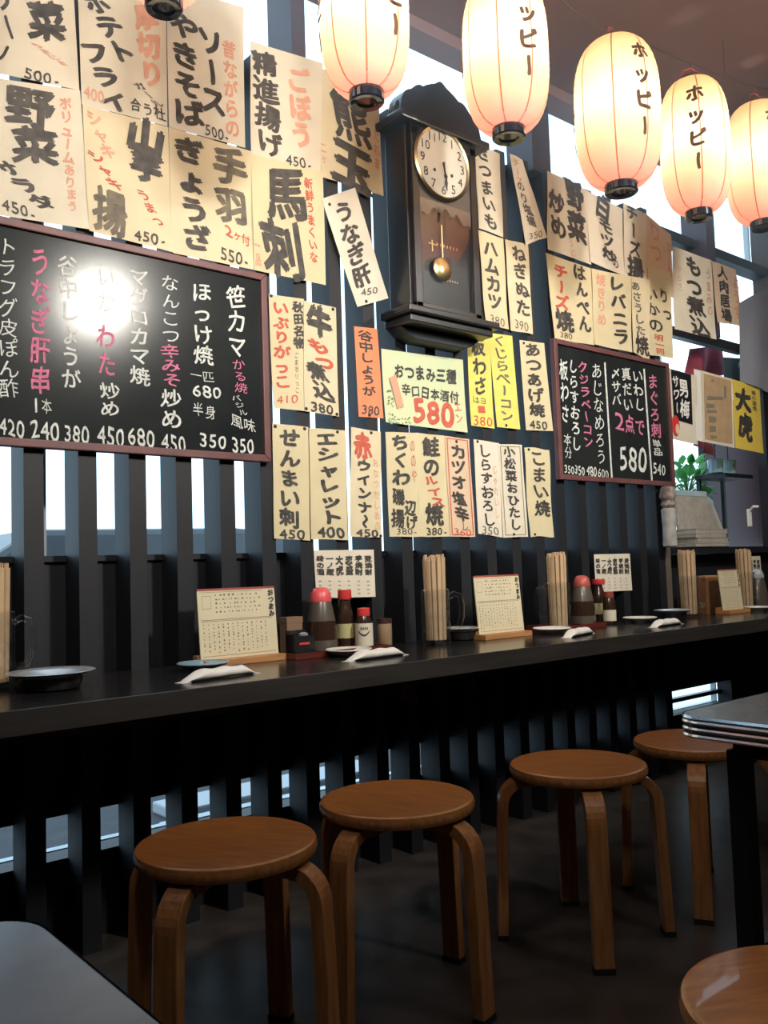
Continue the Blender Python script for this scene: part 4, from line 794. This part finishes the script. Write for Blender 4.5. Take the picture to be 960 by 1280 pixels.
def lantern(pcx, pyt, pyb, pw, label, rot, power=3.0):
    dpt = None
    d = ray(pcx, (pyt + pyb) / 2); t = YLN / d.y; p = d * t; dep = p.dot(F_)
    x = p.x; zb = H_CAM + (ray(pcx, pyb) * (YLN / ray(pcx, pyb).y)).z; ztp = H_CAM + (ray(pcx, pyt) * (YLN / ray(pcx, pyt).y)).z
    r = pw * dep / F_PX / 2; h = min(ztp - zb, .56) if pyt < 0 else ztp - zb
    o = thing('paper_lantern', label, 'lantern', (x, YLN, zb), math.radians(rot))
    hb = h - .035; z0 = .028
    def rad(u): return .36 * r + (r - .36 * r) * (max(0, 1 - abs(2 * u - 1) ** 3.2)) ** .5
    K = 46; prof = []
    for i in range(K + 1):
        u = i / K; rr = rad(u) * (1 + (.006 if i % 2 else -.006)); prof.append((rr, z0 + hb * u))
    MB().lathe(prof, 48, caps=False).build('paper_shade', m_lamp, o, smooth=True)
    sm = MB()
    for k in range(8):
        a = 2 * PI * k / 8 + .39; vs = []; fs = []
        for i in range(25):
            u = i / 24; rr = rad(u) * 1.008 + .001
            for s_ in (-1, 1): vs.append((rr * math.cos(a) - s_ * .0022 * math.sin(a), rr * math.sin(a) + s_ * .0022 * math.cos(a), z0 + hb * u))
        fs = [(2 * i, 2 * i + 1, 2 * i + 3, 2 * i + 2) for i in range(24)]; sm.add(vs, fs)
    sm.build('seam', m_rib, o)
    rc = .36 * r + .004
    MB().lathe([(rc * .55, .006), (rc * .6, .002), (rc * .92, 0), (rc, .004), (rc, .032), (rc * .9, .036), (rc * .86, .012), (rc * .55, .010)], 32, caps=False).build('bottom_cap', m_lcap, o, smooth=True)
    MB().lathe([(.001, .007), (rc * .56, .007)], 24, caps=False).build('cap_disc', m_lcap, o)
    MB().lathe([(rc, h - .012), (rc, h + .006), (rc * .9, h + .01), (rc * .5, h + .01)], 32, caps=False).build('top_cap', m_ltext, o, smooth=True)
    tx = MB()
    for side in range(3):
        ang0 = math.radians(-118 + side * 120)
        def place(a, b):                        # a: across in metres, b: share of the height from the top
            u = 1 - b; rr = rad(u) * 1.01 + .002; an = ang0 + a / r; return (rr * math.cos(an), rr * math.sin(an), z0 + hb * u)
        letter(tx, 'ホッピー', (0, .12), (0, .80), .085, lambda a, b: place(a, b), .035, False, (1, 0), pad=.8, lift=lambda p, k: (p[0] * (1 + .001 * k), p[1] * (1 + .001 * k), p[2]))
    tx.build('lettering', m_ltext, o)
    hk = MB(); hk.tube([(-.04, 0, h + .008), (-.036, 0, h + .035), (0, 0, h + .05), (.036, 0, h + .035), (.04, 0, h + .008)], .0025, 6)
    hk.build('wire_handle', m_redcord, o)
    lt = bpy.data.lights.new('lantern_bulb', 'POINT'); lt.energy = power; lt.color = (1.0, .88, .70); lt.shadow_soft_size = .03
    lo = bpy.data.objects.new('bulb', lt); COL.objects.link(lo); lo.parent = o; lo.location = (0, 0, h * .55)
    return Vector((x, YLN, zb + h + .05))
tops = []
tops.append(lantern(203, -215, 12, 118, 'paper lantern cut off at top left, only its dark cap showing', 40))
tops.append(lantern(455, -90, 128, 112, 'paper lantern hanging over the clock, cut by the top edge', 30))
tops.append(lantern(632, -22, 172, 106, 'paper lantern hanging just right of the clock', 10))
tops.append(lantern(772, 55, 240, 105, 'whole paper lantern, first one hanging clear of the top edge', 8))
tops.append(lantern(869, 104, 272, 84, 'paper lantern behind and left of the rightmost one', -28))
tops.append(lantern(950, 134, 284, 82, 'rightmost paper lantern, cut by the frame edge', -8))
# cord the lanterns hang from, with a short hook each
cp = []
for px, py in ((720, 16), (762, 35), (845, 72), (867, 81), (932, 106), (962, 112)): x, z = W(px, py, YLN); cp.append(Vector((x, YLN, z)))
cz = cp[0].z
cd = thing('lantern_cord', 'thin cord the paper lanterns hang from', 'cord', (cp[0].x, YLN, cz), world=True)
allp = [Vector((XL + .02, YLN, 2.86)), Vector((.6, YLN, 2.84)), Vector((1.5, YLN, 2.83)), Vector((2.0, YLN, 2.84))] + [p for p in cp if p.x > 2.2] + [Vector((XR - .02, YLN, cp[-1].z + .02))]
MB().tube(allp, .0035, 6).build('cord', m_cord, cd)
def cord_z(x):
    for a, b_ in zip(allp, allp[1:]):
        if a.x <= x <= b_.x: return a.z + (b_.z - a.z) * (x - a.x) / (b_.x - a.x)
    return 2.85
for t in tops:
    z = cord_z(t.x)
    MB().tube([(t.x, YLN, max(z, t.z)), (t.x + .006, YLN, (z + t.z) / 2), (t.x, YLN, min(z, t.z) - .002)], .003, 6).build('hook', m_redcord if t.x > 3.3 else m_cord, cd)
for x in (.3, 2.25, 3.3, 4.5): MB().tube([(x, YLN, cord_z(x)), (x, YLN, ZC)], .002, 6).build('hanger_wire', m_cord, cd)
# ------------------------------------------------------------------ things in the bay
PXP = W(858, 590, 2.68)[0]
o = thing('potted_plant', 'green leafy potted plant in the window bay', 'plant', (PXP, 2.68, ZS), world=True)
MB().lathe([(.055, 0), (.075, .12), (.08, .13), (.07, .13), (.06, .11), (.001, .1)], 20).build('pot', m_pot, o, smooth=True, local=True).location = (0, 0, .16)
MB().lathe([(.07, 0), (.06, .01), (.06, .15), (.075, .16)], 16).build('pot_stand', m_box, o, local=True)
stm = MB()
for i in range(110):
    a = random.uniform(0, 2 * PI); e = random.uniform(-.1, 1.3); l = random.uniform(.08, .24)
    base = Vector((PXP, 2.68, ZS + .30)); tip = base + Vector((math.cos(a) * math.cos(e), math.sin(a) * math.cos(e), math.sin(e) * .9)) * l
    if i % 3 == 0: tip.z -= random.uniform(.08, .16)
    tip.x = min(tip.x, PXP + .10); tip.y = min(max(tip.y, 2.63), 2.78); tip.z = max(tip.z, ZS + .2)
    stm.tube([base, (base + tip) / 2 + Vector((0, 0, .02)), tip], .0018, 5)
    d = (tip - base).normalized(); s = d.cross(Vector((0, 0, 1))).normalized(); s = (s + Vector((random.uniform(-.5, .5),) * 3)).normalized(); up = s.cross(d); L_ = random.uniform(.05, .085); w_ = L_ * .40
    lf = MB(); P = [tip - d * .005, tip + d * L_ * .35 + s * w_, tip + d * L_ * .7 + s * w_ * .7 - up * .004, tip + d * L_ - up * .012, tip + d * L_ * .7 - s * w_ * .7 - up * .004, tip + d * L_ * .35 - s * w_, tip + d * L_ * .35 + up * .004, tip + d * L_ * .7]
    lf.add(P, [(0, 1, 6), (1, 2, 7, 6), (2, 3, 7), (3, 4, 7), (4, 5, 6, 7), (5, 0, 6)]).build('leaf', m_leaf, o)
stm.build('stem', mat('green_stem', (.12, .25, .07), .6), o)
# stack of folded newspapers on the ledge, each lifted off singly
xs = W(874, 670, 2.38)[0]
zz = ZS
for i in range(4):
    w = .155 - i * .004; t = .020 + .004 * (i % 2)
    o = thing('folded_newspaper', ['folded newspaper at the bottom of the stack on the ledge', 'folded newspaper second from the bottom of the ledge stack', 'folded newspaper third from the bottom of the ledge stack', 'folded newspaper on top of the ledge stack'][i], 'newspaper', (xs + random.uniform(-.008, .008), 2.385, zz), random.uniform(-.04, .04), 'newspapers stacked on the ledge')
    MB().box(-w, w, -.075, .075, 0, t * .85).build('pages', m_news, o, bevel=.004)
    MB().box(-w - .001, w + .001, -.077, .07, t * .85, t).build('cover_page', m_news if i % 2 else mat('pale_newsprint', (.55, .50, .44), .85), o)
    zz += t
# magazines leaning in the rack behind
for i, (px, lean, m, lb) in enumerate(((872, .0, m_news, 'upright newspaper behind the stack, leftmost in the rack'), (897, .30, m_news2, 'bluish newspaper leaning right behind the stack'), (915, .42, m_news, 'newspaper leaning farther right behind the stack'), (924, .48, mat('pale_newsprint', (0, 0, 0)), 'pale newspaper leaning, outermost on the right'))):
    x = W(px, 650, 2.46)[0] - .03 * (i > 0)
    o = thing('rack_newspaper', lb, 'newspaper', (x, 2.478 + i * .021, ZS + .002)); o.rotation_euler = (math.radians(-4), -lean, 0)
    MB().box(-.15 if i == 0 else -.05, .15 if i == 0 else .05, -.006, .006, 0, .29 if i == 0 else .30 - .01 * i).build('pages', m, o, bevel=.002)
    MB().box(-.155 if i == 0 else -.054, .155 if i == 0 else .054, -.0085, .0085, (.265 if i == 0 else .265 - .01 * i), (.295 if i == 0 else .295 - .01 * i)).build('fold', m_news2, o, bevel=.003)
x, z = W(828, 681); o = thing('rolled_poster', 'pale rolled sheets hanging on the end post below the small chalkboard', 'rolled paper', (W(832, 640, YW - .03)[0], YW - .045, ZS + .0))
MB().lathe([(.026, 0), (.032, .004), (.030, .08), (.033, .17), (.026, .175)], 14).build('roll', mat('grey_white_paper', (.50, .49, .46), .8, noise=.4, scale=25), o, smooth=True)
MB().lathe([(.024, .175), (.034, .19), (.028, .21), (.038, .23), (.03, .27), (.02, .275)], 12).build('crumpled_top', mat('brownish_paper', (.38, .33, .29), .8, noise=.6, scale=40, color2=(.10, .05, .05)), o, smooth=True)
sh = thing('cup_shelf', 'small dark shelf in the window bay holding two cups', 'shelf', (4.42, 2.45, 1.33), world=True)
xq, zq = W(905, 594, 2.5); MB().box(xq - .13, xq + .16, 2.42, 2.60, zq - .022, zq).build('board', m_black, sh)
for x_ in (xq - .12, xq + .13): MB().box(x_, x_ + .02, 2.578, 2.598, ZS, zq - .022).build('leg', m_black, sh)
for i, px in enumerate((895, 911)):
    x = W(px, 594, 2.47)[0]; o = thing('cup', ['pale blue cup, left one on the bay shelf', 'pale blue cup with a dark spot, right one on the bay shelf'][i], 'cup', (x, 2.47, zq))
    MB().lathe([(.030, 0), (.038, .004), (.042, .075), (.039, .075), (.034, .008), (.001, .006)], 20).build('body', m_plateb, o, smooth=True)
    if i: MB().lathe([(.008, 0), (.008, .001)], 10).build('spot', m_ink, o).matrix_local = Matrix.Translation((-.014, -.0385, .045)) @ Matrix.Rotation(PI / 2, 4, 'X')
    MB().box(-.004, .004, -.001, .001, .07, .18).build('stirrer', m_black, o)
def cloth(name, quad, m, label, cat, Y, fold=.012, extra=None):
    Q = [W(*p, Y) for p in quad]; vs = []; fs = []; nx, ny = 18, 12
    for j in range(ny + 1):
        for i in range(nx + 1):
            u, v = i / nx, j / ny; a = [Q[0][k] * (1 - u) + Q[1][k] * u for k in (0, 1)]; b = [Q[3][k] * (1 - u) + Q[2][k] * u for k in (0, 1)]
            vs.append((a[0] * (1 - v) + b[0] * v, Y + fold * math.sin(11 * u + 1.5 * v) * (.3 + v), a[1] * (1 - v) + b[1] * v))
    n = len(vs); vs += [(x, y + .002, z) for x, y, z in vs]
    for j in range(ny):
        for i in range(nx): a = j * (nx + 1) + i; q = (a, a + 1, a + nx + 2, a + nx + 1); fs += [q, tuple(k + n for k in reversed(q))]
    c = (sum(q[0] for q in Q) / 4, Y, min(q[1] for q in Q))
    o = thing(name, label, cat, c, world=True); MB().add(vs, fs).build('cloth', m, o, smooth=True); return o
m_redcl = mat('red_cloth', (.50, .05, .10), .8, noise=.3, scale=14, color2=(.18, .05, .06))
o = cloth('red_banner', [(862, 436), (900, 432), (905, 470), (860, 470)], m_redcl, 'crumpled red and brown cloth hanging in the right window', 'banner', 2.62, .02)
o = cloth('red_banner', [(868, 548), (890, 556), (892, 572), (870, 556)], m_redcl, 'small red rag under the tan poster in the right window', 'cloth', 2.42, .01)
o = cloth('grey_curtain', [(924, 379), (985, 344), (985, 500), (927, 476)], m_grey, 'plain grey cloth panel hanging right of the brush sheets', 'curtain', YW - .02, .006)
q = [W(*p, 2.36) for p in ((903, 447), (934, 449), (936, 480), (905, 478))]
o = thing('round_sign', 'small dark sign with a pale green curved mark above the yellow poster', 'sign', (q[0][0], 2.36, q[2][1]), world=True)
MB().prism([q[3], q[2], q[1], q[0]], 2.35, 2.36).build('panel', mat('slate_sign', (.03, .045, .05), .4), o)
mk = MB(); cx_, cz_ = W(928, 460, 2.348)
for i in range(10):
    a0, a1 = math.radians(20 + i * 16), math.radians(36 + i * 16)
    mk.add([(cx_ + r_ * math.cos(a), 2.3485, cz_ + r_ * math.sin(a)) for a, r_ in ((a0, .030), (a0, .042), (a1, .042), (a1, .030))], [(0, 1, 2, 3)])
mk.build('curved_mark', mat('pale_green_print', (.5, .6, .35), .6), o)
x, z = W(938, 658, YW - .01)
o = thing('door_hook', 'small white hook fixed to the dark wall at right', 'hook', (x, YW - .008, z), world=True)
if 1:
    MB().box(x - .014, x + .014, YW - .014, YW - .001, z, z + .09).build('plate', m_white, o, bevel=.002); MB().tube([(x, YW - .012, z + .08), (x - .015, YW - .04, z + .10), (x + .02, YW - .045, z + .10)], .007, 8).build('hook_arm', m_white, o, smooth=True)
# ------------------------------------------------------------------ ceiling lamps (their light is the room's light), with added fill
for i, (loc, aim, p) in enumerate(LAMPS):
    o = thing('spotlight', ['black ceiling spotlight behind the camera aimed at the middle menus', 'black ceiling spotlight over the left table aimed at the long chalkboard', 'black ceiling spotlight over the right table aimed at the small chalkboard', 'black low-hung spotlight added to fill lantern shadows on the upper menus'][i], 'spotlight', loc)  # the low-hung one is added to fill shadows behind the lanterns
    x, y, z = loc; d = (Vector(aim) - Vector(loc)).normalized(); q = d.to_track_quat('-Z', 'Y').to_matrix().to_4x4()
    MB().lathe([(.050, -.02), (.052, -.018), (.052, .10), (.035, .125), (.001, .126), ], 28, caps=False).build('can', m_black, o, smooth=True).matrix_local = q
    MB().lathe([(.001, .02), (.044, .02), (.046, .03)], 24, caps=False).build('lit_lens', mat('lit_lens', (1, 1, 1), emit=((1, .92, .8), 10)), o).matrix_local = q
    MB().tube([(0, 0, .06), (0, 0, ZC - z)], .006, 8).box(-.04, .04, -.04, .04, ZC - z - .02, ZC - z - .001).build('stem', m_black, o)
    l = light('room_light', 'SPOT', (0, 0, 0), p, WARM, .11); l.data.spot_size = math.radians(84); l.data.spot_blend = .75; l.parent = o
    l.matrix_local = Matrix.Translation(d * .03) @ q
    f = light('ambient_fill', 'POINT', (0, 0, 0), p * .07, WARM, .05); f.parent = o; f.location = d * .09  # weak point light added as ambient fill
HAZE = 0.30
if HAZE:                                        # scattering volume added under the ceiling to imitate lens glare
    mh = bpy.data.materials.new('glare_haze'); mh.use_nodes = True; N, L = nodes_of(mh); N.remove(N['Principled BSDF'])
    vs_ = N.new('ShaderNodeVolumeScatter'); vs_.inputs['Anisotropy'].default_value = .82; vs_.inputs['Color'].default_value = (.96, .97, 1, 1)
    tc = N.new('ShaderNodeTexCoord'); sp = N.new('ShaderNodeSeparateXYZ'); mr = N.new('ShaderNodeMapRange'); L.new(tc.outputs['Object'], sp.inputs[0])
    mr.inputs['From Min'].default_value = 1.75; mr.inputs['From Max'].default_value = 2.8; mr.inputs['To Min'].default_value = 0; mr.inputs['To Max'].default_value = HAZE; mr.interpolation_type = 'SMOOTHSTEP'
    L.new(sp.outputs['Z'], mr.inputs['Value']); L.new(mr.outputs[0], vs_.inputs['Density'])
    L.new(vs_.outputs[0], N['Material Output'].inputs['Volume'])
    hz = MB().box(XL + .01, XR - .01, YB + .01, YW - .17, 1.75, ZC - .06).build('haze', mh); tag(hz, 'thin haze added under the ceiling to imitate glare around the lanterns', 'haze', kind='stuff')
bpy.data.objects.remove(_fo)
for o in list(bpy.data.objects):
    if '_w' in o: del o['_w']
